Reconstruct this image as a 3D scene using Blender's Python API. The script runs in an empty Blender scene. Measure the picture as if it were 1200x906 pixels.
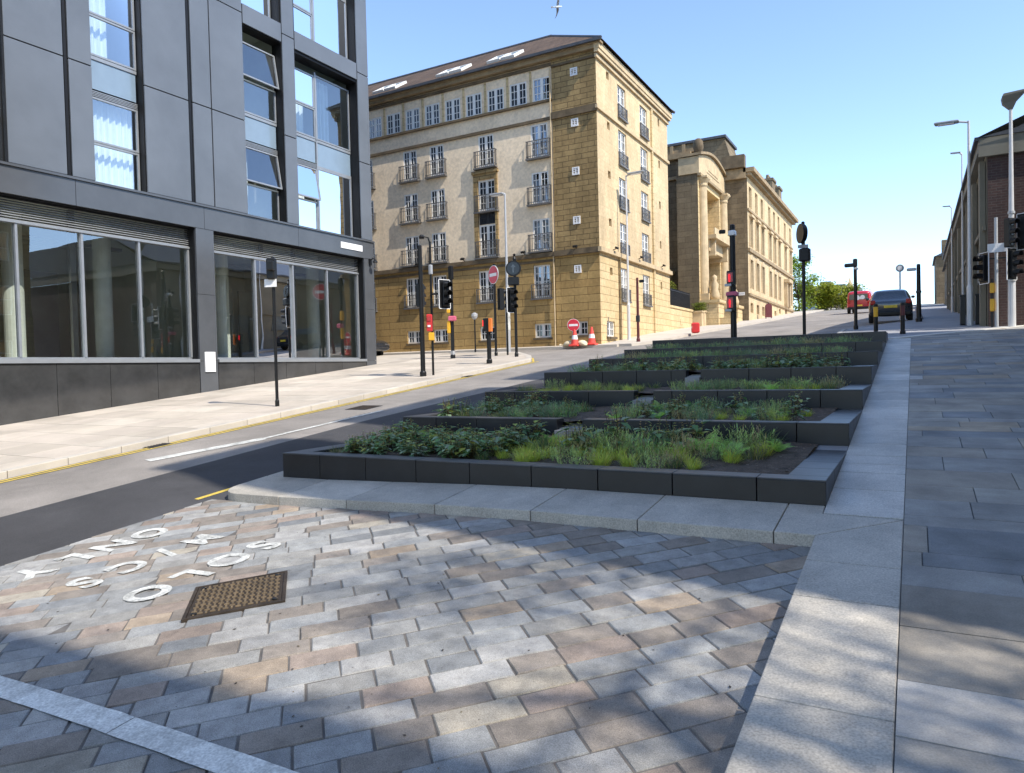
import bpy, bmesh, math, random
from mathutils import Vector, Matrix
sc = bpy.context.scene
COL = sc.collection
R = math.radians
rnd = random.Random(7)
PI = math.pi

# ------------------------------------------------------------ terrain profile
S = 0.0985
def sm(a, b, x):
    t = min(1, max(0, (x - a) / (b - a)))
    return t * t * (3 - 2 * t)
def T(X, Y):
    if Y < 36: z = S * Y
    elif Y < 90: z = S * 36 + .08 * (Y - 36)
    elif Y < 112:
        t = Y - 90
        z = S * 36 + .08 * 54 + .08 * t - .08 * t * t / 44
    else: z = S * 36 + .08 * 54 + .08 * 11
    e = .0007 * max(0, min(Y, 23) - 8) ** 2 * (1 - sm(23, 60, Y))
    # the paved bay falls gently to a gutter beside the road
    g = -.1 * sm(3, 7.5, -X) * (1 - sm(7.7, 9.3, -X)) * (1 - sm(7.5, 12, Y))
    return z + e * sm(-7.4, -.7, X) + g

# ------------------------------------------------------------ materials
MATS = {}
def nodes(name):
    m = bpy.data.materials.new(name)
    m.use_nodes = True
    nt = m.node_tree
    b = nt.nodes['Principled BSDF']
    MATS[name] = m
    return m, nt, b
def N(nt, typ, **kw):
    n = nt.nodes.new(typ)
    for k, v in kw.items():
        if k in n.inputs: n.inputs[k].default_value = v
        else: setattr(n, k, v)
    return n
def L(nt, a, ao, b, bi): nt.links.new(a.outputs[ao], b.inputs[bi])
def shade(c, f): return (c[0] * f, c[1] * f, c[2] * f, 1)
def mat(name, c, rough=.7, metal=0, var=.25, scale=3.0, bump=.0, bscale=40., spec=.5, attr=False, fine=.0, fscale=200., coat=0, stain=0, sscale=.8):
    """base colour broken up by two noises, optional per-face colour attribute, optional bump"""
    m, nt, b = nodes(name)
    b.inputs['Roughness'].default_value = rough
    b.inputs['Metallic'].default_value = metal
    b.inputs['Specular IOR Level'].default_value = spec
    if coat: b.inputs['Coat Weight'].default_value = coat; b.inputs['Coat Roughness'].default_value = .08
    tc = N(nt, 'ShaderNodeTexCoord')
    n1 = N(nt, 'ShaderNodeTexNoise', Scale=scale, Detail=6., Roughness=.6)
    L(nt, tc, 'Object', n1, 'Vector')
    rp = N(nt, 'ShaderNodeMapRange'); rp.inputs[1].default_value = .3; rp.inputs[2].default_value = .7
    rp.inputs[3].default_value = 1 - var; rp.inputs[4].default_value = 1 + var
    L(nt, n1, 'Fac', rp, 0)
    fac = (rp, 0)
    if fine:
        n2 = N(nt, 'ShaderNodeTexNoise', Scale=fscale, Detail=3.)
        L(nt, tc, 'Object', n2, 'Vector')
        r2 = N(nt, 'ShaderNodeMapRange'); r2.inputs[1].default_value = .3; r2.inputs[2].default_value = .7
        r2.inputs[3].default_value = 1 - fine; r2.inputs[4].default_value = 1 + fine
        L(nt, n2, 'Fac', r2, 0)
        mu = N(nt, 'ShaderNodeMath', operation='MULTIPLY')
        L(nt, rp, 0, mu, 0); L(nt, r2, 0, mu, 1); fac = (mu, 0)
    if stain:
        n4 = N(nt, 'ShaderNodeTexNoise', Scale=sscale, Detail=7., Roughness=.7)
        n4.inputs['Distortion'].default_value = .6
        L(nt, tc, 'Object', n4, 'Vector')
        r4 = N(nt, 'ShaderNodeMapRange'); r4.inputs[1].default_value = .42; r4.inputs[2].default_value = .68
        r4.inputs[3].default_value = 1; r4.inputs[4].default_value = 1 - stain
        L(nt, n4, 'Fac', r4, 0)
        m4 = N(nt, 'ShaderNodeMath', operation='MULTIPLY')
        L(nt, fac[0], fac[1], m4, 0); L(nt, r4, 0, m4, 1); fac = (m4, 0)
    mx = N(nt, 'ShaderNodeVectorMath', operation='SCALE')
    if attr:
        at = N(nt, 'ShaderNodeAttribute', attribute_name='col')
        L(nt, at, 'Color', mx, 0)
    else:
        mx.inputs[0].default_value = c[:3]
    L(nt, fac[0], fac[1], mx, 'Scale')
    L(nt, mx, 0, b, 'Base Color')
    if bump:
        n3 = N(nt, 'ShaderNodeTexNoise', Scale=bscale, Detail=5., Roughness=.65)
        L(nt, tc, 'Object', n3, 'Vector')
        bp = N(nt, 'ShaderNodeBump', Strength=bump, Distance=.02)
        L(nt, n3, 'Fac', bp, 'Height'); L(nt, bp, 0, b, 'Normal')
    return m

def stone(name, c, c2, mortar, bw, bh, off=.5, bump=.6, mort=.012, rough=.85, stain=.3, soot=0):
    """coursed masonry: brick pattern laid on (x+y, z) so it reads on both street faces"""
    m, nt, b = nodes(name)
    b.inputs['Roughness'].default_value = rough
    b.inputs['Specular IOR Level'].default_value = .25
    tc = N(nt, 'ShaderNodeTexCoord')
    sp = N(nt, 'ShaderNodeSeparateXYZ'); L(nt, tc, 'Object', sp, 0)
    ad = N(nt, 'ShaderNodeMath', operation='ADD'); L(nt, sp, 'X', ad, 0); L(nt, sp, 'Y', ad, 1)
    cb = N(nt, 'ShaderNodeCombineXYZ'); L(nt, ad, 0, cb, 'X'); L(nt, sp, 'Z', cb, 'Y')
    br = N(nt, 'ShaderNodeTexBrick', Scale=1.0)
    br.inputs['Color1'].default_value = (*c, 1); br.inputs['Color2'].default_value = (*c2, 1)
    br.inputs['Mortar'].default_value = (*mortar, 1)
    br.inputs['Mortar Size'].default_value = mort
    br.inputs['Mortar Smooth'].default_value = .3
    br.inputs['Bias'].default_value = -.2
    br.inputs['Brick Width'].default_value = bw; br.inputs['Row Height'].default_value = bh
    br.offset = off
    L(nt, cb, 0, br, 'Vector')
    n1 = N(nt, 'ShaderNodeTexNoise', Scale=.55, Detail=8., Roughness=.65)
    mp = N(nt, 'ShaderNodeMapping'); mp.inputs['Scale'].default_value = (1.6, 1.6, .5)
    L(nt, tc, 'Object', mp, 0); L(nt, mp, 0, n1, 'Vector')
    rp = N(nt, 'ShaderNodeMapRange'); rp.inputs[1].default_value = .3; rp.inputs[2].default_value = .75
    rp.inputs[3].default_value = 1.12; rp.inputs[4].default_value = 1 - stain
    L(nt, n1, 'Fac', rp, 0)
    n2 = N(nt, 'ShaderNodeTexNoise', Scale=9., Detail=5.)
    L(nt, tc, 'Object', n2, 'Vector')
    r2 = N(nt, 'ShaderNodeMapRange'); r2.inputs[1].default_value = .3; r2.inputs[2].default_value = .7
    r2.inputs[3].default_value = .86; r2.inputs[4].default_value = 1.12
    L(nt, n2, 'Fac', r2, 0)
    mu = N(nt, 'ShaderNodeMath', operation='MULTIPLY'); L(nt, rp, 0, mu, 0); L(nt, r2, 0, mu, 1)
    mx = N(nt, 'ShaderNodeVectorMath', operation='SCALE')
    L(nt, br, 'Color', mx, 0); L(nt, mu, 0, mx, 'Scale'); L(nt, mx, 0, b, 'Base Color')
    inv = N(nt, 'ShaderNodeMath', operation='SUBTRACT'); inv.inputs[0].default_value = 1
    L(nt, br, 'Fac', inv, 1)
    a2 = N(nt, 'ShaderNodeMath', operation='MULTIPLY_ADD'); a2.inputs[1].default_value = .25
    L(nt, n2, 'Fac', a2, 0); L(nt, inv, 0, a2, 2)
    bp = N(nt, 'ShaderNodeBump', Strength=bump, Distance=.03)
    L(nt, a2, 0, bp, 'Height'); L(nt, bp, 0, b, 'Normal')
    return m

def glass(name, tint, refl, rough=.0, grime=True):
    """window glass: a tinted see-through pane with a mirror-like reflection that grows at grazing angles"""
    m, nt, b = nodes(name)
    nt.nodes.remove(b)
    out = [n for n in nt.nodes if n.type == 'OUTPUT_MATERIAL'][0]
    tr = N(nt, 'ShaderNodeBsdfTransparent'); tr.inputs[0].default_value = (*tint, 1)
    gl = N(nt, 'ShaderNodeBsdfGlossy', Roughness=rough); gl.inputs[0].default_value = (.95, .97, 1, 1)
    lw = N(nt, 'ShaderNodeFresnel', IOR=1.5)
    ma = N(nt, 'ShaderNodeMath', operation='MULTIPLY_ADD'); ma.use_clamp = True
    ma.inputs[1].default_value = 1.3; ma.inputs[2].default_value = refl
    L(nt, lw, 0, ma, 0)
    tc = N(nt, 'ShaderNodeTexCoord')
    nz = N(nt, 'ShaderNodeTexNoise', Scale=.9, Detail=1.)
    L(nt, tc, 'Object', nz, 'Vector')
    bp = N(nt, 'ShaderNodeBump', Strength=.06, Distance=.05); L(nt, nz, 'Fac', bp, 'Height'); L(nt, bp, 0, gl, 'Normal')
    mx = N(nt, 'ShaderNodeMixShader')
    L(nt, ma, 0, mx, 0); L(nt, tr, 0, mx, 1); L(nt, gl, 0, mx, 2); L(nt, mx, 0, out, 'Surface')
    return m

def leafmat(name, attr='col', trans=.35, rough=.45):
    m, nt, b = nodes(name)
    at = N(nt, 'ShaderNodeAttribute', attribute_name=attr)
    L(nt, at, 'Color', b, 'Base Color')
    b.inputs['Roughness'].default_value = rough
    b.inputs['Specular IOR Level'].default_value = .35
    out = [n for n in nt.nodes if n.type == 'OUTPUT_MATERIAL'][0]
    tl = N(nt, 'ShaderNodeBsdfTranslucent'); L(nt, at, 'Color', tl, 'Color')
    mx = N(nt, 'ShaderNodeMixShader'); mx.inputs[0].default_value = trans
    L(nt, b, 0, mx, 1); L(nt, tl, 0, mx, 2); L(nt, mx, 0, out, 'Surface')
    return m

mat('shaded_dark_asphalt', (.055, .054, .057), .85, var=.22, scale=.6, stain=.3, sscale=.5, bump=.35, bscale=120, fine=.25, fscale=90)  # darker lane asphalt, building shade included in the colour
mat('asphalt', (.27, .245, .22), .9, var=.18, scale=.6, stain=.3, sscale=.35, bump=.35, bscale=120, fine=.25, fscale=90)
mat('setts', (.4, .4, .4), .75, var=.2, scale=9, bump=.3, bscale=90, attr=True, fine=.34, fscale=190, stain=.28, sscale=1.1)
mat('grout', (.13, .12, .11), .95, var=.3, scale=8)
mat('granite', (.33, .33, .32), .7, var=.14, scale=2.2, bump=.12, bscale=160, fine=.22, fscale=240)
mat('granite_slab', (.4, .4, .4), .62, var=.1, scale=3, bump=.1, bscale=120, attr=True, fine=.26, fscale=85, stain=.25, sscale=1.3)
mat('flag', (.2, .21, .22), .75, var=.3, scale=1.6, bump=.3, bscale=18, attr=True, fine=.15, fscale=120, stain=.25, sscale=.9)
mat('pale_paving', (.47, .42, .36), .8, var=.08, scale=1.0, attr=True, stain=.22, sscale=.5, bump=.08, bscale=60, fine=.08, fscale=120)
mat('pale_paving_plain', (.5, .45, .385), .8, var=.12, scale=.8, bump=.08, bscale=60)
mat('grey_paving', (.28, .28, .29), .8, var=.15, scale=.8, bump=.1)
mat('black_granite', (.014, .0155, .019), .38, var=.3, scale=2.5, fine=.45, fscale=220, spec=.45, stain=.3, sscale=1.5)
mat('black_granite_lit_top', (.095, .097, .1), .4, var=.25, scale=2.5, fine=.4, fscale=220, spec=.5, stain=.25, sscale=1.5)  # lighter granite: light falling on the wall tops put into the colour
mat('soil', (.1, .075, .055), .95, var=.5, scale=9, bump=1., bscale=40, fine=.5, fscale=70)
mat('white_paint', (.72, .72, .68), .6, var=.15, scale=6, fine=.25, fscale=70, stain=.4, sscale=5)
mat('worn_white_paint', (.62, .62, .58), .7, var=.2, scale=5, fine=.3, fscale=60, stain=.55, sscale=6)
mat('yellow_paint', (.58, .42, .07), .65, var=.25, scale=3, fine=.2, fscale=50)
mat('cladding', (.125, .14, .16), .3, var=.1, scale=.7, spec=.55, stain=.12, sscale=.4)
mat('cladding_dark', (.08, .086, .095), .16, var=.12, scale=1.2)
mat('reveal', (.006, .0065, .008), .5, var=.2, spec=.3)
mat('gloss_tile', (.04, .041, .042), .09, var=.3, scale=1.5, spec=.7)
mat('alu_frame', (.3, .32, .34), .4, metal=.4, var=.08)
mat('louvre', (.24, .25, .26), .45, var=.1)
mat('white_frame', (.75, .74, .7), .5, var=.06)
mat('curtain', (.82, .84, .8), .9, var=.06)
mat('interior', (.62, .64, .57), .9, var=.15, scale=.5)
mat('interior_white', (.75, .78, .72), .8, var=.08)
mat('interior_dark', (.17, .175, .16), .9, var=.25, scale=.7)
mat('spandrel', (.2, .27, .34), .12, var=.05, spec=.8)
glass('window_glass', (.8, .88, .92), .19)
glass('shop_glass', (.84, .88, .86), .17)
glass('dark_glass', (.18, .22, .26), .16)
stone('ashlar_brown', (.45, .3, .12), (.37, .235, .09), (.14, .09, .035), 1.3, .34, stain=.38)
stone('ashlar_quoin', (.38, .265, .12), (.28, .19, .085), (.13, .09, .045), .62, .235, stain=.45, mort=.014)
stone('ashlar_gold', (.63, .485, .275), (.55, .415, .22), (.32, .23, .115), 1.1, .34, stain=.2, mort=.012)
stone('ashlar_smooth', (.64, .495, .3), (.59, .45, .265), (.47, .35, .2), 1.4, .5, stain=.3, mort=.006, bump=.25)
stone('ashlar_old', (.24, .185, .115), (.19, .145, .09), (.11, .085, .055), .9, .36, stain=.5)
stone('brown_brick', (.085, .052, .047), (.062, .04, .04), (.1, .085, .075), .26, .085, mort=.01, stain=.3, bump=.4)
stone('render_beige', (.82, .67, .48), (.8, .65, .465), (.73, .585, .41), 3.4, 2.93, mort=.006, bump=.12, stain=.14)
mat('string_stone', (.13, .095, .055), .9, var=.35, scale=2.5, bump=.3)
mat('trim_stone', (.3, .22, .125), .85, var=.3, scale=2, bump=.2)
mat('gold_trim', (.52, .4, .24), .85, var=.2, scale=2, bump=.2)
stone('roof_tile', (.135, .09, .06), (.105, .072, .052), (.06, .045, .033), .34, .17, stain=.5)
mat('slate', (.06, .065, .075), .6, var=.25, scale=3)
mat('fascia', (.19, .18, .145), .8, var=.2, scale=.8)
mat('wall_tan', (.2, .175, .125), .85, var=.18, scale=.6)
mat('balcony_iron', (.13, .125, .12), .5, var=.15)
mat('iron', (.022, .023, .026), .5, var=.2)
mat('black_metal', (.008, .0085, .0095), .42, var=.2, scale=4, spec=.35)
mat('grey_metal', (.45, .46, .47), .45, metal=.3, var=.08, scale=2)
mat('pale_metal', (.6, .6, .6), .45, metal=.2, var=.06)
mat('sign_white', (.8, .8, .8), .4, var=.05)
mat('sign_red', (.62, .025, .05), .4, var=.06)
mat('sign_back', (.3, .31, .32), .5, metal=.3)
mat('cone_red', (.75, .07, .05), .5, var=.1)
mat('box_yellow', (.75, .4, .02), .45, var=.08)
mat('box_red', (.55, .03, .03), .45, var=.08)
mat('box_orange', (.75, .2, .03), .45, var=.08)
mat('band_pink', (.6, .12, .2), .5, var=.1)
mat('lens_dark', (.01, .01, .012), .2)
mat('rusty_tread', (.17, .125, .075), .6, metal=.2, var=.35, scale=14)
mat('cast_iron', (.055, .04, .028), .6, metal=.4, var=.4, scale=9, bump=.3, bscale=60)
mat('sandbag', (.65, .55, .38), .9, var=.15)
mat('maroon', (.1, .018, .02), .5, var=.15)
mat('car_black', (.018, .022, .03), .25, coat=1.0, var=.05)
mat('car_red', (.5, .015, .03), .3, coat=.8, var=.05)
mat('car_glass', (.03, .04, .05), .06, spec=.9)
mat('tyre', (.015, .015, .015), .8)
mat('chrome', (.6, .6, .62), .2, metal=.9)
mat('lamp_red', (.4, .01, .01), .2)
mat('plate_yellow', (.7, .5, .04), .5)
mat('bird_white', (.75, .77, .8), .8)
mat('bird_grey', (.3, .32, .36), .8)
mat('bark', (.09, .07, .05), .9, var=.4, scale=6, bump=.5)
mat('bag_red', (.6, .03, .03), .6, var=.2)
leafmat('leaf')
def emit(name, c, s):
    m, nt, b = nodes(name)
    b.inputs['Base Color'].default_value = (*c, 1)
    b.inputs['Emission Color'].default_value = (*c, 1); b.inputs['Emission Strength'].default_value = s
emit('signal_red', (.8, .01, .02), .8)

# ------------------------------------------------------------ mesh builder
class MB:
    def __init__(s): s.v = []; s.f = []; s.c = []
    def face(s, pts, col=None):
        n = len(s.v); s.v += [tuple(p) for p in pts]; s.f.append(tuple(range(n, n + len(pts)))); s.c.append(col)
    def raw(s, vs, fs, col=None):
        n = len(s.v); s.v += [tuple(p) for p in vs]
        for f in fs: s.f.append(tuple(i + n for i in f)); s.c.append(col)
    def hexa(s, p, col=None):   # 8 points: bottom ring 0-3, top ring 4-7
        s.raw(p, [(3, 2, 1, 0), (4, 5, 6, 7), (0, 1, 5, 4), (1, 2, 6, 5), (2, 3, 7, 6), (3, 0, 4, 7)], col)
    def box(s, x0, x1, y0, y1, z0, z1, col=None):
        s.hexa([(x0, y0, z0), (x1, y0, z0), (x1, y1, z0), (x0, y1, z0), (x0, y0, z1), (x1, y0, z1), (x1, y1, z1), (x0, y1, z1)], col)
    def rbox(s, M4, sx, sy, sz, ch=.0):
        """box of full size sx,sy,sz about the origin of M4, edges chamfered by ch"""
        a, b, c = sx / 2, sy / 2, sz / 2
        if ch <= 0:
            p = [(-a, -b, -c), (a, -b, -c), (a, b, -c), (-a, b, -c), (-a, -b, c), (a, -b, c), (a, b, c), (-a, b, c)]
            s.hexa([M4 @ Vector(q) for q in p]); return
        rings = []
        for z, i in ((-c, ch), (-c + ch, 0), (c - ch, 0), (c, ch)):
            x, y = a - i, b - i
            k = ch * .6
            rings.append([(-x + k, -y, z), (x - k, -y, z), (x, -y + k, z), (x, y - k, z), (x - k, y, z), (-x + k, y, z), (-x, y - k, z), (-x, -y + k, z)])
        s.loft([[M4 @ Vector(q) for q in r] for r in rings])
    def loft(s, rings, cap=True, closed=True, col=None):
        n = len(s.v); k = len(rings[0])
        for r in rings: s.v += [tuple(p) for p in r]
        for i in range(len(rings) - 1):
            for j in range(k if closed else k - 1):
                a = n + i * k + j; b = n + i * k + (j + 1) % k
                s.f.append((a, b, b + k, a + k)); s.c.append(col)
        if cap:
            s.f.append(tuple(n + j for j in reversed(range(k)))); s.c.append(col)
            s.f.append(tuple(n + (len(rings) - 1) * k + j for j in range(k))); s.c.append(col)
    def cyl(s, p0, p1, r0, r1=None, seg=12, col=None, cap=True):
        r1 = r0 if r1 is None else r1
        p0 = Vector(p0); p1 = Vector(p1); d = (p1 - p0).normalized()
        u = d.orthogonal().normalized(); w = d.cross(u)
        rg = lambda p, r: [p + (u * math.cos(2 * PI * i / seg) + w * math.sin(2 * PI * i / seg)) * r for i in range(seg)]
        s.loft([rg(p0, r0), rg(p1, r1)], cap, col=col)
    def tube(s, pts, rad, seg=8, col=None):
        rings = []; pts = [Vector(p) for p in pts]; prev = None
        for i, p in enumerate(pts):
            d = (pts[min(i + 1, len(pts) - 1)] - pts[max(i - 1, 0)]).normalized()
            u = (d.orthogonal() if prev is None else prev - d * prev.dot(d)).normalized(); prev = u
            w = d.cross(u); r = rad[i] if isinstance(rad, (list, tuple)) else rad
            rings.append([p + (u * math.cos(2 * PI * k / seg) + w * math.sin(2 * PI * k / seg)) * r for k in range(seg)])
        s.loft(rings, col=col)
    def lathe(s, prof, c=(0, 0, 0), seg=16, M4=None):
        rings = []
        for r, z in prof:
            ring = [Vector((c[0] + r * math.cos(2 * PI * i / seg), c[1] + r * math.sin(2 * PI * i / seg), c[2] + z)) for i in range(seg)]
            rings.append([M4 @ q for q in ring] if M4 else ring)
        s.loft(rings)
    def disc(s, c, nrm, r, th, seg=28, col=None):
        nrm = Vector(nrm).normalized(); c = Vector(c)
        s.cyl(c - nrm * th / 2, c + nrm * th / 2, r, r, seg, col)
    def build(s, name, m, parent=None, smooth=False, bevel=0, recalc=True):
        me = bpy.data.meshes.new(name)
        me.from_pydata(s.v, [], s.f)
        if any(c is not None for c in s.c):
            at = me.color_attributes.new('col', 'FLOAT_COLOR', 'CORNER')
            k = 0; buf = []
            for f, c in zip(s.f, s.c):
                c = c or (.3, .3, .3)
                buf += [c[0], c[1], c[2], 1.0] * len(f)
            at.data.foreach_set('color', buf)
        if recalc:
            bm = bmesh.new(); bm.from_mesh(me); bmesh.ops.recalc_face_normals(bm, faces=bm.faces); bm.to_mesh(me); bm.free()
        if smooth:
            me.polygons.foreach_set('use_smooth', [True] * len(me.polygons))
        me.materials.append(MATS[m] if isinstance(m, str) else m)
        o = bpy.data.objects.new(name, me); COL.objects.link(o)
        if bevel:
            md = o.modifiers.new('Bevel', 'BEVEL'); md.width = bevel; md.segments = 2; md.limit_method = 'ANGLE'
        if parent: adopt(o, parent)
        return o
def world_of(o):
    m = o.matrix_basis.copy()
    if o.parent: m = world_of(o.parent) @ o.matrix_parent_inverse @ m
    return m
def adopt(o, parent):
    o.parent = parent
    o.matrix_parent_inverse = world_of(parent).inverted()
def tag(o, label=None, cat=None, group=None, kind=None):
    if label: o['label'] = label
    if cat: o['category'] = cat
    if group: o['group'] = group
    if kind: o['kind'] = kind
    return o
def thing(name, loc, label, cat, group=None, rz=0):
    o = bpy.data.objects.new(name, None); COL.objects.link(o)
    o.location = loc; o.rotation_euler = (0, 0, rz); o.empty_display_size = .2
    return tag(o, label, cat, group)
def kids(o): return [c for c in COL.objects if c.parent == o]
KIDS = {}
def copy_tree(o, parent=None):
    c = o.copy(); COL.objects.link(c)
    if parent: c.parent = parent
    ch = KIDS.get(o.name)
    if ch is None: ch = KIDS[o.name] = [k for k in o.children]
    for k in ch: copy_tree(k, c)
    return c
def Mx(loc, rz=0, rx=0, ry=0): return Matrix.Translation(loc) @ Matrix.Rotation(rz, 4, 'Z') @ Matrix.Rotation(ry, 4, 'Y') @ Matrix.Rotation(rx, 4, 'X')

def clip(poly, a, b, c):      # keep a*x+b*y<=c
    out = []
    for i in range(len(poly)):
        p, q = poly[i], poly[(i + 1) % len(poly)]
        dp, dq = a * p[0] + b * p[1] - c, a * q[0] + b * q[1] - c
        if dp <= 0: out.append(p)
        if (dp < 0 < dq) or (dq < 0 < dp):
            t = dp / (dp - dq); out.append((p[0] + (q[0] - p[0]) * t, p[1] + (q[1] - p[1]) * t))
    return out
def drape(poly, off, depth=.3, step=1.5, xs=(-7.4, -5, -3, -.7)):
    """polygon laid on the terrain at off, with a skirt going down by depth; returns MB"""
    bm = bmesh.new()
    f = bm.faces.new([bm.verts.new((p[0], p[1], 0)) for p in poly])
    ys = [p[1] for p in poly]; y = math.floor(min(ys) / step) * step
    while y < max(ys):
        g = bm.verts[:] + bm.edges[:] + bm.faces[:]
        bmesh.ops.bisect_plane(bm, geom=g, plane_co=(0, y, 0), plane_no=(0, 1, 0)); y += step
    for x in xs:
        g = bm.verts[:] + bm.edges[:] + bm.faces[:]
        bmesh.ops.bisect_plane(bm, geom=g, plane_co=(x, 0, 0), plane_no=(1, 0, 0))
    bm.normal_update(); bm.faces.ensure_lookup_table()
    if bm.faces[0].normal.z < 0: bmesh.ops.reverse_faces(bm, faces=bm.faces[:])
    if depth:
        be = [e for e in bm.edges if len(e.link_faces) == 1]
        ret = bmesh.ops.extrude_edge_only(bm, edges=be)
        low = {v for v in ret['geom'] if isinstance(v, bmesh.types.BMVert)}
    else: low = set()
    for v in bm.verts: v.co.z = T(v.co.x, v.co.y) + off - (depth if v in low else 0)
    mb = MB(); bm.verts.ensure_lookup_table(); bm.verts.index_update()
    mb.raw([v.co[:] for v in bm.verts], [tuple(v.index for v in f.verts) for f in bm.faces])
    bm.free(); return mb
def line_strip(mb, pts, w, off):
    """painted line following the terrain"""
    for i in range(len(pts) - 1):
        a, b = Vector(pts[i]), Vector(pts[i + 1]); d = (b - a); n = max(1, int(d.length / 1.2)); t = d.normalized(); s = Vector((-t.y, t.x)) * w / 2
        for k in range(n):
            p, q = a + d * k / n, a + d * (k + 1) / n
            mb.face([(c.x, c.y, T(c.x, c.y) + off) for c in (p - s, q - s, q + s, p + s)])

# ------------------------------------------------------------ camera, world, sun
CX = Vector((0.8728672, 0.4873761, -0.0238190)); CY = -Vector((-0.0082453, -0.0340750, -0.9993853)); CZ = -Vector((-0.4878881, 0.8725271, -0.0257244))
cam = bpy.data.cameras.new('camera'); co = bpy.data.objects.new('camera', cam); COL.objects.link(co)
co.matrix_world = Matrix(((CX.x, CY.x, CZ.x, 0), (CX.y, CY.y, CZ.y, 0), (CX.z, CY.z, CZ.z, 1.95), (0, 0, 0, 1)))
cam.sensor_width = 36; cam.lens = 845 / 1200 * 36; cam.clip_end = 3000; cam.clip_start = .05
sc.camera = co
SUN_EL, SUN_AZ = 47, -12        # azimuth measured from +X towards +Y
w = bpy.data.worlds.new('World'); sc.world = w; w.use_nodes = True
nt = w.node_tree
sky = nt.nodes.new('ShaderNodeTexSky'); sky.sky_type = 'NISHITA'; sky.sun_disc = False
sky.sun_elevation = R(SUN_EL); sky.sun_rotation = R(90 - SUN_AZ)
sky.dust_density = .15; sky.ozone_density = 1.6; sky.air_density = .8
nt.links.new(sky.outputs[0], nt.nodes['Background'].inputs[0])
nt.nodes['Background'].inputs[1].default_value = .15
sun = bpy.data.lights.new('sun', 'SUN'); sun.energy = 2.65; sun.angle = R(.53); sun.color = (1, .93, .82)
so = bpy.data.objects.new('sun', sun); COL.objects.link(so)
d = Vector((math.cos(R(SUN_EL)) * math.cos(R(SUN_AZ)), math.cos(R(SUN_EL)) * math.sin(R(SUN_AZ)), math.sin(R(SUN_EL))))
so.rotation_euler = d.to_track_quat('Z', 'Y').to_euler(); so.location = d * 80
vs = sc.view_settings; vs.view_transform = 'Standard'; vs.look = 'None'; vs.exposure = 1.28; vs.gamma = 1
sc.cycles.max_bounces = 8; sc.cycles.transparent_max_bounces = 12
sc.cycles.sample_clamp_indirect = 6
# ============================================================ GROUND
mb = MB()
xs = [-400, -150, -70, -40, -25, -18, -12, -7.4, -5, -3, -.7, 4, 10, 20, 40, 80, 160, 400]
ys = [-200, -80, -40] + [-20 + 1.5 * i for i in range(90)] + [125, 150, 200, 300, 500, 900]
xs = sorted(xs + [-9.5, -9.2, -8.9, -8.6, -8.3, -8, -7.7, -7.1, -6.8, -6.4, -6, -5.5, -4.5, -4])
vs_, fs_ = [], []
for y in ys:
    for x in xs: vs_.append((x, y, T(x, y) - .112))
k = len(xs)
for j in range(len(ys) - 1):
    for i in range(k - 1): a = j * k + i; fs_.append((a, a + 1, a + k + 1, a + k))
mb.raw(vs_, fs_); tag(mb.build('road', 'asphalt'), kind='structure')

def struct(name, mb, m, **kw): return tag(mb.build(name, m, **kw), kind='structure')

# --- left pavement of pale slabs with kerb
def slabs(poly, off, x0, x1, y0, y1, rowd, length, cols, gap=.006, along='x', jit=.0, zj=.0, depth=.06):
    """rectangular slabs laid in rows across the street, clipped to a convex polygon"""
    mb = MB(); y = y0; r = 0
    while y < y1:
        d = rowd() if callable(rowd) else rowd
        x = x0 - rnd.random() * (length() if callable(length) else length)
        while x < x1:
            l = length() if callable(length) else length
            q = [(x + gap, y + gap), (x + l - gap, y + gap), (x + l - gap, y + d - gap), (x + gap, y + d - gap)]
            for i in range(len(poly)):
                p0, p1 = poly[i], poly[(i + 1) % len(poly)]
                a, b = p1[1] - p0[1], -(p1[0] - p0[0])
                if len(q) > 2: q = clip(q, a, b, a * p0[0] + b * p0[1])
            if len(q) > 2:
                c = rnd.choice(cols); f = rnd.uniform(.88, 1.1); c = tuple(v * f for v in c)
                z = off + rnd.uniform(-zj, zj)
                top = [(p[0], p[1], T(*p) + z) for p in q]; n = len(q)
                low = [(p[0], p[1], T(*p) + z - depth) for p in q]
                mb.raw(low + top, [tuple(range(n, 2 * n))] + [(i, (i + 1) % n, n + (i + 1) % n, n + i) for i in range(n)], c)
            x += l
        y += d; r += 1
    return mb
LP = [(-18.85, -30), (-12.25, -30), (-12.25, 23.0), (-13.0, 24.4), (-14.6, 26.4), (-18.85, 27.6)]
LP2 = [(-45, 22.6), (-18.85, 22.6), (-18.85, 27.6), (-45, 28.0)]
struct('pavement', drape(LP, -.02, .2, xs=()), 'grout')
struct('pavement', drape(LP2, -.01, .2, xs=()), 'pale_paving_plain')
struct('pavement_slabs', slabs(LP, 0, -18.9, -12, -6, 28, .9, lambda: rnd.choice((.9, 1.2, 1.5)), [(.49, .43, .355), (.52, .455, .38), (.46, .405, .335), (.54, .48, .4)], zj=.001), 'pale_paving')
mb = MB()
kp = [(-12.25, -6), (-12.25, 23.0), (-13.0, 24.4), (-14.6, 26.4), (-18.8, 27.55)]
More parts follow.
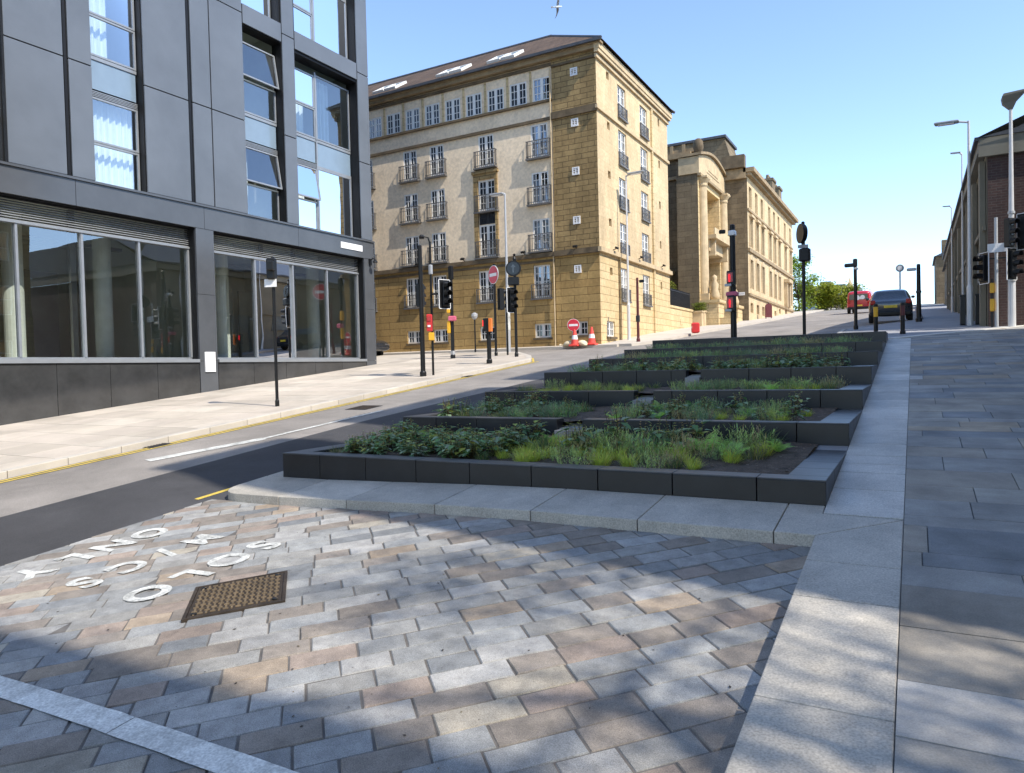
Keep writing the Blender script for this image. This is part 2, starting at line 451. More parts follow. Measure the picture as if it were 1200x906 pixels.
def kerb_run(mb, pts, w, off, unit=.9, side=1, h=.2, col=None):
    for i in range(len(pts) - 1):
        a, b = Vector(pts[i]), Vector(pts[i + 1]); L_ = (b - a).length; n = max(1, round(L_ / unit)); t = (b - a).normalized(); s = Vector((t.y, -t.x)) * w * side
        for k in range(n):
            p = a + t * (L_ * k / n + .004); q = a + t * (L_ * (k + 1) / n - .004)
            c = [p, p + s, q + s, q]
            ff = rnd.uniform(.93, 1.05); cc = col or tuple(v * ff for v in (.52, .475, .41))
            mb.hexa([(v.x, v.y, T(v.x, v.y) + off - h) for v in c] + [(v.x, v.y, T(v.x, v.y) + off) for v in c], cc)
kerb_run(mb, kp, .2, .004); struct('kerb', mb, 'pale_paving', bevel=.012)
# yellow lines, white road markings
mb = MB(); yl = [(-11.9, -6), (-11.9, 22.9), (-12.65, 24.3), (-14.2, 26.3)]
line_strip(mb, yl, .07, -.103); line_strip(mb, [(-11.76, -6), (-11.76, 23.0)], .07, -.1035)
line_strip(mb, [(-7.93, 5.95), (-7.93, 9), (-7.75, 24.5)], .08, -.103);
struct('yellow_road_lines', mb, 'yellow_paint')
mb = MB(); line_strip(mb, [(-10.25, 8.6), (-10.05, 12.2)], .12, -.103); line_strip(mb, [(-10.75, 7.2), (-10.2, 9.1)], .26, -.1035)
struct('white_road_marking', mb, 'worn_white_paint')

# --- hotel pavement, far pavement, junction paving on the right
HP = [(-60, 28.7), (-11.9, 28.95), (-10.3, 30.6), (-10.2, 110), (-12, 110), (-12, 29.5), (-60, 29.5)]
struct('pavement', drape([(-60, 28.75), (-11.0, 28.85), (-11.0, 29.6), (-60, 29.6)], .0, .2, xs=()), 'pale_paving_plain')
struct('pavement', drape([(-14.5, 29.55), (-10.4, 29.0), (-9.7, 30.2), (-9.0, 40), (-8.6, 53), (-8.6, 110), (-14.5, 110)], .004, .2, xs=()), 'pale_paving_plain')
RP = [(-.69, 24.72), (3.4, 28.62), (3.4, 31), (2.4, 31), (2.4, 80), (.35, 80), (.35, 35.5), (-2.25, 30.6), (-2.35, 25.6), (-2.2, 24.72)]
struct('pavement', drape(RP, 0, .2, xs=()), 'grey_paving')
mb = MB(); kerb_run(mb, [(-.75, 24.55), (3.5, 28.6)], .3, .012, side=1, h=.1, col=(.62, .6, .55)); struct('kerb', mb, 'pale_paving')
mb = MB(); kerb_run(mb, [(-2.3, 25), (-2.3, 30.6), (.3, 35.5), (.3, 80)], .14, .004, side=-1, h=.2, col=(.4, .39, .37)); struct('kerb', mb, 'pale_paving')

struct('shaded_lane', drape([(-9.25, -25), (-7.5, -25), (-7.5, 17.2), (-8.2, 17.8), (-8.95, 17.8), (-9.5, 11)], -.1078, 0, xs=(-9.2, -8.9, -8.6, -8.3, -8, -7.7)), 'shaded_dark_asphalt')  # dark sheet on the lane, with the building shade painted into it
# --- setts
mb = MB()
cols = [(.345, .348, .34)] * 5 + [(.37, .36, .335)] * 4 + [(.305, .265, .225)] * 5 + [(.43, .42, .40)] * 3 + [(.42, .335, .25)] + [(.36, .29, .24)] * 2 + [(.265, .275, .28)] * 2 + [(.47, .42, .34)]
u = -3.228 - .2 * 40; rr = 0
while u < 4:
    v = -8 + (rr * .37) % .33 + rnd.random() * .3
    while v < 6:
        l = rnd.choice((.3, .38, .41, .41, .46)); g = .0055
        q = [((u_ + v_) / 2 ** .5, (v_ - u_) / 2 ** .5) for u_, v_ in ((u + g, v + g), (u + g, v + l - g), (u + .2 - g, v + l - g), (u + .2 - g, v + g))]
        for a, b, c in ((-1, 0, 7.72), (1, 0, -.695), (0, 1, 6.018), (0, -1, 3)):
            if len(q) > 2: q = clip(q, a, b, c)
        uc, vc = u + .1, v + l / 2
        if len(q) > 2:
            q = [(p[0] + rnd.uniform(-.003, .003), p[1] + rnd.uniform(-.003, .003)) if p[0] < -.72 and p[1] < 6 else p for p in q]
            cx = sum(p[0] for p in q) / len(q); cy = sum(p[1] for p in q) / len(q)
            z = T(cx, cy) - .1 + rnd.uniform(-.003, .003); tx, ty = rnd.uniform(-.012, .012), rnd.uniform(-.012, .012)
            def P(p, s, dz):
                x = cx + (p[0] - cx) * s; y = cy + (p[1] - cy) * s
                return (x, y, z + S * (y - cy) + tx * (x - cx) + ty * (y - cy) + dz)
            c = rnd.choice(cols); f = rnd.uniform(.74, .98); c = tuple(w_ * f for w_ in c)
            n = len(q)
            vs2 = [P(p, 1, -.03) for p in q] + [P(p, 1, -.007) for p in q] + [P((p[0] - .006 * (p[0] - cx) / max(.05, math.hypot(p[0] - cx, p[1] - cy)), p[1] - .006 * (p[1] - cy) / max(.05, math.hypot(p[0] - cx, p[1] - cy))), 1, 0) for p in q]
            fs2 = [tuple(range(2 * n, 3 * n))]
            for i in range(n):
                j = (i + 1) % n; fs2 += [(i, j, n + j, n + i), (n + i, n + j, 2 * n + j, 2 * n + i)]
            mb.raw(vs2, fs2, c)
        v += l
    u += .2; rr += 1
struct('stone_setts', mb, 'setts')
struct('paving_bed', drape([(-7.72, -3), (-.69, -3), (-.69, 6.02), (-7.72, 6.02)], -.1075, 0, .7, (-7.5, -7, -6.5, -6, -5.5, -5, -4.5, -4, -3.5, -3, -2)), 'grout')
# bay line and lettering
mb = MB()
for x0, x1 in ((-7.72, -5.2), (-5.193, -3.66), (-3.653, -1.9), (-1.893, -.72)):
    n = 12
    for i in range(n):
        a, b = x0 + (x1 - x0) * i / n, x0 + (x1 - x0) * (i + 1) / n
        e = lambda x: (.002 * math.sin(x * 31) + .002 * math.sin(x * 83))
        ya = 2.31 - .004 * (a + 5)
        mb.face([(a, 2.165 + e(a), T(a, 2.165) - .0915 + S * e(a)), (b, 2.165 + e(b), T(b, 2.165) - .0915 + S * e(b)), (b, 2.325 + e(b + 1), T(b, 2.325) - .0915 + S * e(b + 1)), (a, 2.325 + e(a + 1), T(a, 2.325) - .0915 + S * e(a + 1))])
struct('white_bay_line', mb, 'white_paint')
def text_faces(s, size, bold=.0):
    cu = bpy.data.curves.new('lettering', 'FONT'); cu.body = s; cu.size = size; cu.offset = bold; cu.align_x = 'CENTER'; cu.align_y = 'CENTER'; cu.resolution_u = 4
    o = bpy.data.objects.new('lettering', cu); COL.objects.link(o)
    dg = bpy.context.evaluated_depsgraph_get(); me = bpy.data.meshes.new_from_object(o.evaluated_get(dg))
    vs = [v.co.copy() for v in me.vertices]; fs = [tuple(p.vertices) for p in me.polygons]
    bpy.data.objects.remove(o); bpy.data.curves.remove(cu); bpy.data.meshes.remove(me)
    if vs:
        x = [v.x for v in vs]; y = [v.y for v in vs]
        for v in vs: v.x -= (max(x) + min(x)) / 2; v.y -= (max(y) + min(y)) / 2
    return vs, fs
mb = MB()
for X, word in ((-5.42, 'SOLO'), (-6.3, 'M/CS'), (-7.15, 'ONLY')):
    for ch, Y in zip(word, (4.78, 4.38, 3.99, 3.59)):
        vs, fs = text_faces(ch, .43, .017)
        kx = 1.0 if ch != 'M' else .85
        mb.raw([(X + v.y * 1.12, Y - v.x * kx, T(X + v.y * 1.12, Y - v.x * kx) - .0925) for v in vs], fs)
struct('road_lettering', mb, 'worn_white_paint')

# --- manhole cover
mh = thing('manhole_cover', (-4.58, 3.77, T(-4.58, 3.77) - .1), 'rusty brown diamond shaped chequered manhole cover set in the stone setts', 'manhole cover')
uc, vc, hw = -5.905, -.565, .355
def UV(u_, v_, dz): x, y = (u_ + v_) / 2 ** .5, (v_ - u_) / 2 ** .5; return (x, y, T(x, y) - .09 + dz)
def ubox(mb, u0, u1, v0, v1, z0, z1): mb.hexa([UV(a, b, z) for z in (z0, z1) for a, b in ((u0, v0), (u1, v0), (u1, v1), (u0, v1))])
mb = MB(); ubox(mb, uc - hw + .03, uc + hw - .03, vc - hw + .03, vc + hw - .03, -.04, .004); cp_ = mb.build('cover_plate', 'cast_iron', mh)
mb = MB(); n = 14
for i in range(n):
    for j in range(n):
        a = uc - hw + .05 + (2 * hw - .1) * (i + .5) / n; b = vc - hw + .05 + (2 * hw - .1) * (j + .5) / n
        ubox(mb, *((a - .019, a + .019, b - .007, b + .007) if (i + j) % 2 else (a - .007, a + .007, b - .019, b + .019)), .004, .012)
mb.build('tread', 'rusty_tread', cp_)
mb = MB()
for u0, u1, v0, v1 in ((-hw, hw, -hw, -hw + .025), (-hw, hw, hw - .025, hw), (-hw, -hw + .025, -hw + .025, hw - .025), (hw - .025, hw, -hw + .025, hw - .025)):
    ubox(mb, uc + u0, uc + u1, vc + v0, vc + v1, -.04, .008)
mb.build('frame', 'cast_iron', mh)
for a, b in ((-1, -1), (1, -1), (1, 1), (-1, 1)):
    mb = MB(); mb.cyl(UV(uc + a * .28, vc + b * .28, .0), UV(uc + a * .28, vc + b * .28, .0125), .022); mb.build('keyhole', 'black_metal', mh)

# --- granite kerb in front of the planters, strip beside them
mb = MB()
def gslab(mb, pts, z0, z1, c=None):
    ff = rnd.uniform(.9, 1.08); c = c or tuple(v * ff for v in (.47, .435, .375))
    n = len(pts)
    mb.raw([(p[0], p[1], T(*p) + z0) for p in pts] + [(p[0], p[1], T(*p) + z1) for p in pts],
           [tuple(reversed(range(n))), tuple(range(n, 2 * n))] + [(i, (i + 1) % n, n + (i + 1) % n, n + i) for i in range(n)], c)
jx = [-6.55, -5.5, -4.31, -3.2, -2.14, -1.0]
g = .004
arc = [(-7.3 - .35 * math.sin(a), 6.37 - .35 * math.cos(a)) for a in [i * PI / 12 for i in range(7)]]
gslab(mb, [(-6.55 - g, 6.02)] + arc + [(-7.65, 6.84), (-6.55 - g, 6.84)], -.2, 0)
for a, b in zip(jx[:-1], jx[1:]): gslab(mb, [(a + g, 6.02), (b - g, 6.02), (b - g, 6.84), (a + g, 6.84)], -.2, 0)
gslab(mb, [(-1.0 + g, 6.02), (-.69, 6.02), (-.1, 6.58), (-.695, 6.6), (-.7, 6.84), (-1.0 + g, 6.84)], -.2, 0)
yj = [-3, -1.6, -.3, 1.1, 2.3, 3.55, 4.81, 5.46]
for a, b in zip(yj[:-1], yj[1:]): gslab(mb, [(-.69, a + g), (-.09, a + g), (-.09, b - g), (-.69, b - g)], -.2, 0)
gslab(mb, [(-.69, 5.46 + g), (-.09, 5.46 + g), (-.09, 6.575), (-.69, 6.01)], -.2, 0)
y = 6.6
for i in range(30):
    a, b = 6.85 + 1.15 * i, 6.85 + 1.15 * (i + 1)
    if b < 25.2: xo = lambda y: -7.65 + .2 * sm(6.8, 12, y); gslab(mb, [(xo(a), a + g), (-7.3, a + g), (-7.3, b - g), (xo(b), b - g)], -.2, 0)
struct('granite_kerb', mb, 'granite_slab', bevel=.008)
g = .008
mb = MB(); y = 6.61; c = [(.56, .53, .48), (.5, .475, .43), (.6, .57, .52)]
while y < 24.2:
    d_ = rnd.choice((.62, .66, .85, .4)); 
    gslab(mb, [(-.69, y + g), (-.09, y + g), (-.09, min(24.3, y + d_) - g), (-.69, min(24.3, y + d_) - g)], -.1, .001, (lambda ff, q: tuple(v * ff for v in q))(rnd.uniform(.9, 1.06), rnd.choice(c))); y += d_
struct('granite_strip', mb, 'granite_slab', bevel=.003)
struct('island_paving', drape([(-7.32, 6.86), (-.7, 6.86), (-.7, 25.3), (-7.32, 25.3)], -.012, .15), 'grey_paving')
# --- flagstones on the right
FP = [(-.085, -3), (7, -3), (7, 31.6), (-.085, 25.0)]
fc = [(.29, .283, .265)] * 4 + [(.315, .285, .24)] * 4 + [(.35, .33, .29)] * 2 + [(.22, .228, .232)] * 2 + [(.36, .3, .225)] + [(.41, .395, .37)]
struct('flagstone_paving', slabs(FP, 0, -.08, 7, -2.5, 31, lambda: rnd.choice((.28, .38, .5, .62)), lambda: rnd.uniform(.55, 1.5), fc, gap=.004, zj=.002), 'flag')
struct('paving_bed', drape([(-.09, -3), (7, -3), (7, 31.6), (-.09, 24.9)], -.012, .2, xs=()), 'grout')

# ============================================================ PLANTERS
WY = [6.85 + 2.6 * i for i in range(7)]
WZ = [.895, 1.195, 1.50, 1.83, 2.13, 2.40, 2.72]
gaps = {1: (-4.55, -4.15), 2: (-4.3, -3.95), 3: (-4.1, -3.8)}
ordw = ['lowest', 'second', 'third', 'fourth', 'fifth', 'sixth', 'topmost']
tp = None
def wall_blocks(mb, x0, x1, y0, y1, zt, zb, cuts, axis):
    g = .004
    ed = [x0 if axis == 'x' else y0] + cuts + [x1 if axis == 'x' else y1]
    for a, b in zip(ed[:-1], ed[1:]):
        ga = g if a != ed[0] else 0; gb = g if b != ed[-1] else 0
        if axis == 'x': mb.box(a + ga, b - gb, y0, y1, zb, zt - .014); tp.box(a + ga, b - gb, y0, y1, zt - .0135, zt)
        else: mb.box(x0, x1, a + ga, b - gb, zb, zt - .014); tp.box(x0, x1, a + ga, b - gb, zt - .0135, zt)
for i, (Y, Z) in enumerate(zip(WY, WZ)):
    cuts = [-6.69, -5.93, -5.16, -4.41, -3.62, -2.85, -2.07, -1.28]
    zb = T(-7, Y) - .25
    segs = [(-7.35, gaps[i][0], 'left'), (gaps[i][1], -.69, 'right')] if i in gaps else [(-7.35, -.69, 'whole')]
    for x0, x1, side in segs:
        mb = MB(); tp = MB()
        wall_blocks(mb, x0, x1, Y, Y + .24, Z, zb, [c for c in cuts if x0 + .25 < c < x1 - .2], 'x')
        if side != 'right': wall_blocks(mb, -7.35, -7.05, Y + .243, Y + 2.597, Z, zb, [Y + .9, Y + 1.7], 'y')
        if side != 'left' and i < 6: wall_blocks(mb, -1.04, -.69, Y + .243, Y + 2.597, Z, zb, [Y + .75, Y + 1.25, Y + 1.8], 'y')
        if side != 'left' and i == 6: wall_blocks(mb, -1.04, -.69, Y + .243, Y + 1.6, Z, zb, [Y + .9], 'y')
        o = mb.build('planter_wall', 'black_granite', bevel=.004); tp.build('lit_top', 'black_granite_lit_top', o, bevel=.004)  # thin pale sheet on each top, its brightness painted in as light
        lab = {'left': 'black granite planter wall, road side piece of the %s step from the front', 'right': 'black granite planter wall, footpath side piece of the %s step from the front', 'whole': 'black granite planter wall running the full width as the %s step'}[side] % ordw[i]
        tag(o, lab, 'planter wall', 'stepped planter walls')
        if i in gaps and side == 'left':
            mb2 = MB(); ga, gb = gaps[i]
            for k in range(4): mb2.box(ga + .005, gb - .005, Y - .1 + k * .17, Y + .06 + k * .17, zb, Z - .16 + .02 * k)
            struct('stone_channel', mb2, 'granite')
# soil beds
def soilz(i, y):
    f = (y - WY[i]) / 2.6
    z0 = WZ[i] - .06; z1 = max(z0 + .02, T(-4, WY[i] + 2.6) + .02)
    return z0 + (z1 - z0) * f
mb = MB()
for i in range(7):
    n = 24; m_ = 10; L_ = 2.6 if i < 6 else 1.6
    vs2 = []; fs2 = []
    for b in range(m_ + 1):
        for a in range(n + 1):
            x = -7.06 + 6.03 * a / n; y = WY[i] + .2 + (L_ - .18) * b / m_
            vs2.append((x, y, soilz(i, y) + rnd.uniform(-.02, .025)))
    for b in range(m_):
        for a in range(n): q = b * (n + 1) + a; fs2.append((q, q + 1, q + n + 2, q + n + 1))
    mb.raw(vs2, fs2)
struct('planting_soil', mb, 'soil', smooth=True)
mb = MB()   # bark chips and dead leaves lying on the soil
for k in range(2600):
    i = min(6, int(rnd.random() ** 1.7 * 7)); x = rnd.uniform(-7.0, -1.08); y = WY[i] + rnd.uniform(.26, 2.5 if i < 6 else 1.5)
    c = Vector((x, y, soilz(i, y) + .012)); a = rnd.random() * 6.28; l = rnd.uniform(.008, .03); w_ = l * rnd.uniform(.3, .7)
    u_ = Vector((math.cos(a), math.sin(a), rnd.uniform(-.4, .4))) * l; v_ = Vector((-math.sin(a), math.cos(a), rnd.uniform(-.4, .4))) * w_
    t = rnd.random(); mb.face([c - u_, c - v_, c + u_, c + v_ * 1.1], (.12 + .12 * t, .085 + .08 * t, .055 + .05 * t))
MATS['chips'] = MATS['leaf']
tag(mb.build('bark_mulch', 'leaf'), 'scattered brown bark chips and dead leaves on the planter soil', 'mulch', kind='stuff')

mb = MB()   # grit, leaf scraps and gum on the setts
for k in range(240):
    x, y = rnd.uniform(-7.5, -.75), rnd.uniform(1, 5.95); a = rnd.random() * 6.28; l = rnd.uniform(.004, .013); t = rnd.random()
    c = Vector((x, y, T(x, y) - .0945)); u_ = Vector((math.cos(a), math.sin(a), .1 + S * math.sin(a))) * l; v_ = Vector((-math.sin(a), math.cos(a), .2 + S * math.cos(a))) * l * .6
    mb.face([c - u_, c - v_, c + u_, c + v_], (.05, .04, .03) if t < .7 else (.2, .16, .09))
tag(mb.build('litter', 'leaf'), 'tiny dark scraps of grit and leaf scattered on the stone setts', 'litter', kind='stuff')
# ---------------- plants
VF = [2.4]
ZS = [.74]
def blade(mb, base, az, lean, length, width, col, n=4, droop=.9):
    p = Vector(base); pts = []; ang = lean
    dv = Vector((math.cos(az), math.sin(az), 0)); sd = Vector((-math.sin(az), math.cos(az), 0))
    for i in range(n + 1):
        t = i / n
        pts.append((p.copy(), width * (1 - t) ** .7 * (.75 + t) if i < n else 0))
        p = p + (dv * math.sin(ang) + Vector((0, 0, math.cos(ang)))) * length / n
        ang += droop / n
    for i in range(n):
        (a, wa), (b, wb) = pts[i], pts[i + 1]
        if wb > 0: mb.face([a - sd * wa, a + sd * wa, b + sd * wb, b - sd * wb], col)
        else: mb.face([a - sd * wa, a + sd * wa, b], col)
def vary(c, r, amt=.25):
    f = r.uniform(1 - amt, 1 + amt) * VF[0]; return (c[0] * f * r.uniform(.9, 1.1), c[1] * f, c[2] * f * r.uniform(.85, 1.15))
def leaf(mb, c, az, tilt, l, w, col, fold=.25):
    """one broad pointed leaf folded along its midrib"""
    d = Vector((math.cos(az) * math.cos(tilt), math.sin(az) * math.cos(tilt), math.sin(tilt))); s = Vector((-math.sin(az), math.cos(az), 0)); u = d.cross(s)
    u = -u if u.z < 0 else u
    pt = lambda t, k, h=0: Vector(c) + d * l * t + s * w * k + u * (abs(k) * fold * w + h) - Vector((0, 0, 1)) * (t * t * l * .25)
    m0, m1, m2, m3 = pt(0, 0), pt(.4, 0), pt(.75, 0), pt(1, 0)
    for sg in (-1, 1):
        a1, a2 = pt(.35, .5 * sg), pt(.7, .38 * sg)
        mb.face([m0, m1, a1], col); mb.face([m1, m2, a2, a1], col); mb.face([m2, m3, a2], col)
def mk_sedge(seed, col, n=120, h=.3, w=.004, spread=.1, lean=.75, tipcol=None):
    r = random.Random(seed); mb = MB()
    for k in range(n):
        a = r.random() * 6.28; rad = spread * r.random() ** .5
        c = vary(col if r.random() < .8 or not tipcol else tipcol, r)
        blade(mb, (math.cos(a) * rad, math.sin(a) * rad, -.02), a + r.uniform(-.7, .7), r.uniform(.02, lean), h * r.uniform(.55, 1.1), w * r.uniform(.7, 1.3), c, droop=r.uniform(.3, 1.3))
    return mb
def mk_broad(seed, n=44):
    r = random.Random(seed); mb = MB()
    for k in range(n):
        a = r.random() * 6.28; rad = .16 * r.random() ** .6; h = r.uniform(.05, .27) * (1.2 - rad * 2)
        b = Vector((math.cos(a) * rad, math.sin(a) * rad, h)); t = r.random()
        mb.cyl((b.x * .4, b.y * .4, -.02), b, .003, .002, 4, (.09, .07, .03))
        c = vary((.07, .125, .05) if t < .5 else (.15, .2, .12) if t < .85 else (.16, .18, .04), r)
        leaf(mb, b, a + r.uniform(-.8, .8), r.uniform(-.25, .5), r.uniform(.1, .18), r.uniform(.065, .11), c)
    for k in range(9):   # upright stems with small yellowish and reddish tip leaves
        a = r.random() * 6.28; x, y = math.cos(a) * .1 * r.random(), math.sin(a) * .1 * r.random(); h = r.uniform(.22, .4)
        mb.cyl((x, y, 0), (x * 1.8, y * 1.8, h), .003, .002, 4, (.1, .08, .03))
        for j in range(7):
            t = .45 + .55 * j / 6; c = vary(r.choice(((.22, .2, .045), (.2, .12, .04), (.15, .19, .05))), r)
            leaf(mb, (x * (1 + .8 * t), y * (1 + .8 * t), h * t), r.random() * 6.28, r.uniform(.0, .7), r.uniform(.03, .06), r.uniform(.015, .028), c)
    return mb
def mk_heather(seed, col, h=.28, n=70, spread=.2):
    """low twiggy shrub: many upright shoots with small needle leaves"""
    r = random.Random(seed); mb = MB()
    for k in range(n):
        a = r.random() * 6.28; rad = spread * r.random() ** .5; x, y = math.cos(a) * rad, math.sin(a) * rad
        hh = h * r.uniform(.5, 1.1) * (1 - rad * 1.2); lx, ly = r.uniform(-.05, .05) + x * .35, r.uniform(-.05, .05) + y * .35
        c0 = vary(col if r.random() < .86 else (.07, .055, .03), r, .4)
        for j in range(9):
            t = (j + 1) / 9; p = Vector((x + lx * t, y + ly * t, hh * t)); az = r.random() * 6.28
            blade(mb, p, az, r.uniform(.4, 1.1), r.uniform(.03, .06), .004, vary(c0, r, .2), n=2, droop=.3)
    return mb
def mk_fern(seed, n=9, h=.34):
    r = random.Random(seed); mb = MB()
    for k in range(n):
        a = k * 6.28 / n + r.uniform(-.3, .3); ang = r.uniform(.15, .7); p = Vector((0, 0, 0)); dv = Vector((math.cos(a), math.sin(a), 0)); sd = Vector((-math.sin(a), math.cos(a), 0))
        L_ = h * r.uniform(.8, 1.2); c = vary((.085, .14, .03), r)
        for j in range(16):
            q = p + (dv * math.sin(ang) + Vector((0, 0, math.cos(ang)))) * L_ / 16; ang += .085
            w_ = .075 * math.sin(PI * min(1, (j + 1.2) / 16.5)) + .004; m_ = (q - p) * .22
            mb.face([p - sd * .002, p + sd * .002, q + sd * .002, q - sd * .002], c)
            for sg in (-1, 1):
                t_ = q + sd * sg * w_ + dv * .02 - Vector((0, 0, .25)) * w_
                mb.face([p + m_, p + m_ * 3, (p + m_ * 3.2 + t_) / 2 + m_ * .8, t_, (p + t_) / 2 + m_ * .3], vary(c, r, .12))
            p = q
    return mb
def proto(name, mb): 
    o = mb.build(name, 'leaf', recalc=False); return o
F = 1.7
DK, MD, YG, OL = (.04, .062, .022), (.06, .09, .026), (.16, .2, .035), (.095, .1, .03)
PROT = {}
def place(kind, x, y, z, label, cat, group, s=1.0):
    k = rnd.choice(PROT[kind])
    if k.get('used') is None: o = k; o['used'] = 1
    else: o = k.copy(); COL.objects.link(o)
    o.location = (x, y, z); o.rotation_euler = (rnd.uniform(-.08, .08), rnd.uniform(-.08, .08), rnd.random() * 6.28); s *= ZS[0] * rnd.uniform(.8, 1.2); o.scale = (s, s, s * rnd.uniform(.85, 1.15))
    tag(o, label, cat, group)
PROT['broad'] = [proto('broadleaf_plant', mk_broad(i)) for i in range(4)]
PROT['yellow'] = [proto('sedge_tuft', mk_sedge(i + 10, (.23, .27, .045), 150, .2, .004, .08, .9, (.26, .24, .05))) for i in range(3)]
PROT['green'] = [proto('grass_tuft', mk_sedge(i + 20, [(.1, .135, .035), (.05, .08, .028), (.13, .16, .04), (.075, .085, .035)][i], 110, .22, .004, .12, .9, (.17, .15, .05))) for i in range(4)]
PROT['dark'] = [proto('low_shrub', mk_heather(i + 30, [(.05, .085, .028), (.032, .05, .022), (.045, .07, .035)][i], .22)) for i in range(3)]
PROT['olive'] = [proto('low_shrub', mk_heather(i + 40, [(.075, .095, .03), (.05, .07, .025), (.08, .07, .032)][i], .24)) for i in range(3)]
PROT['fern'] = [proto('fern', mk_fern(i + 50, 9, .24)) for i in range(3)]
PROT['light'] = [proto('broadleaf_plant', mk_broad(i + 60, 26)) for i in range(2)]
bedn = ['front', 'second', 'third', 'fourth', 'fifth', 'sixth', 'topmost']
KL = {'broad': ('glossy dark broadleaf plant with yellowish shoot tips in the %s bed', 'plant', 'broadleaf plants in the %s bed'),
      'yellow': ('bright yellow green sedge tuft in the %s bed', 'plant', 'yellow green sedges in the %s bed'),
      'green': ('tuft of thin green and straw coloured grass in the %s bed', 'plant', 'grass tufts in the %s bed'),
      'dark': ('low dark green needle leaved shrub in the %s bed', 'plant', 'dark low shrubs in the %s bed'),
      'olive': ('low olive brown twiggy shrub in the %s bed', 'plant', 'olive low shrubs in the %s bed'),
      'fern': ('green fern with arching fronds in the %s bed', 'plant', 'ferns in the %s bed'),
      'light': ('leafy green plant with yellow tips in the %s bed', 'plant', 'leafy plants in the %s bed')}
def scatter(i, x0, x1, y0, y1, n, mix, s=1.0, mind=.16):
    pts = []; tries = 0
    while len(pts) < n and tries < n * 30:
        tries += 1; x, y = rnd.uniform(x0, x1), WY[i] + rnd.uniform(y0, y1)
        if i in gaps and gaps[i][0] - .1 < x < gaps[i][1] + .1 and y < WY[i] + .6: continue
        if all((x - a) ** 2 + (y - b) ** 2 > mind ** 2 for a, b in pts): pts.append((x, y))
    for x, y in pts:
        k = rnd.choice(mix); l = KL[k]
        place(k, x, y, soilz(i, y), l[0] % bedn[i], l[1], l[2] % bedn[i], s)
scatter(0, -6.85, -4.5, .4, 2.1, 60, ['broad'] * 8 + ['green', 'fern'], 1.0, .17)
ZS[0] = 1.05
scatter(0, -4.4, -1.5, 1.2, 2.05, 36, ['green'] * 1 + ['olive'] * 6 + ['dark'] * 4 + ['fern'] * 3 + ['yellow'] * 3 + ['light'] * 3, 1.05, .21)
scatter(0, -4.4, -1.6, .35, 1.2, 30, ['yellow'] * 7 + ['green'] * 1 + ['olive'] * 4, .85, .17)
scatter(0, -1.9, -1.3, 1.6, 2.4, 4, ['fern', 'green'], 1.1, .2)
ZS[0] = .72
scatter(1, -6.9, -4.75, .45, 2.05, 44, ['green'] * 2 + ['dark'] * 5 + ['light'] * 4, 1.1, .2)
scatter(1, -3.9, -1.3, .45, 2.05, 44, ['dark'] * 5 + ['olive'] * 4 + ['green'] + ['yellow'] * 2 + ['fern'] * 2 + ['light'] * 3, 1.1, .18)
ZS[0] = .78
scatter(2, -6.9, -4.4, .45, 2.05, 34, ['green'] * 6 + ['olive', 'yellow', 'yellow'], 1.15, .2)
scatter(2, -3.7, -1.2, .45, 2.05, 38, ['dark'] * 3 + ['olive'] * 4 + ['green'] * 2 + ['yellow'] * 2 + ['fern'], 1.1, .18)
scatter(3, -6.9, -4.2, .4, 2.05, 36, ['dark'] * 3 + ['green'] * 3 + ['light'] * 3, 1.2, .2)
scatter(3, -3.8, -1.3, .4, 2.05, 36, ['light'] * 5 + ['olive'] * 2 + ['green'] * 2, 1.15, .2)
ZS[0] = .72
scatter(4, -6.9, -1.2, .45, 2.05, 44, ['dark'] * 4 + ['olive'] * 3 + ['green'], 1.25, .22)
scatter(5, -6.9, -1.2, .45, 2.05, 44, ['dark'] * 4 + ['olive'] * 2, 1.3, .22)

VF[0] = 1.0
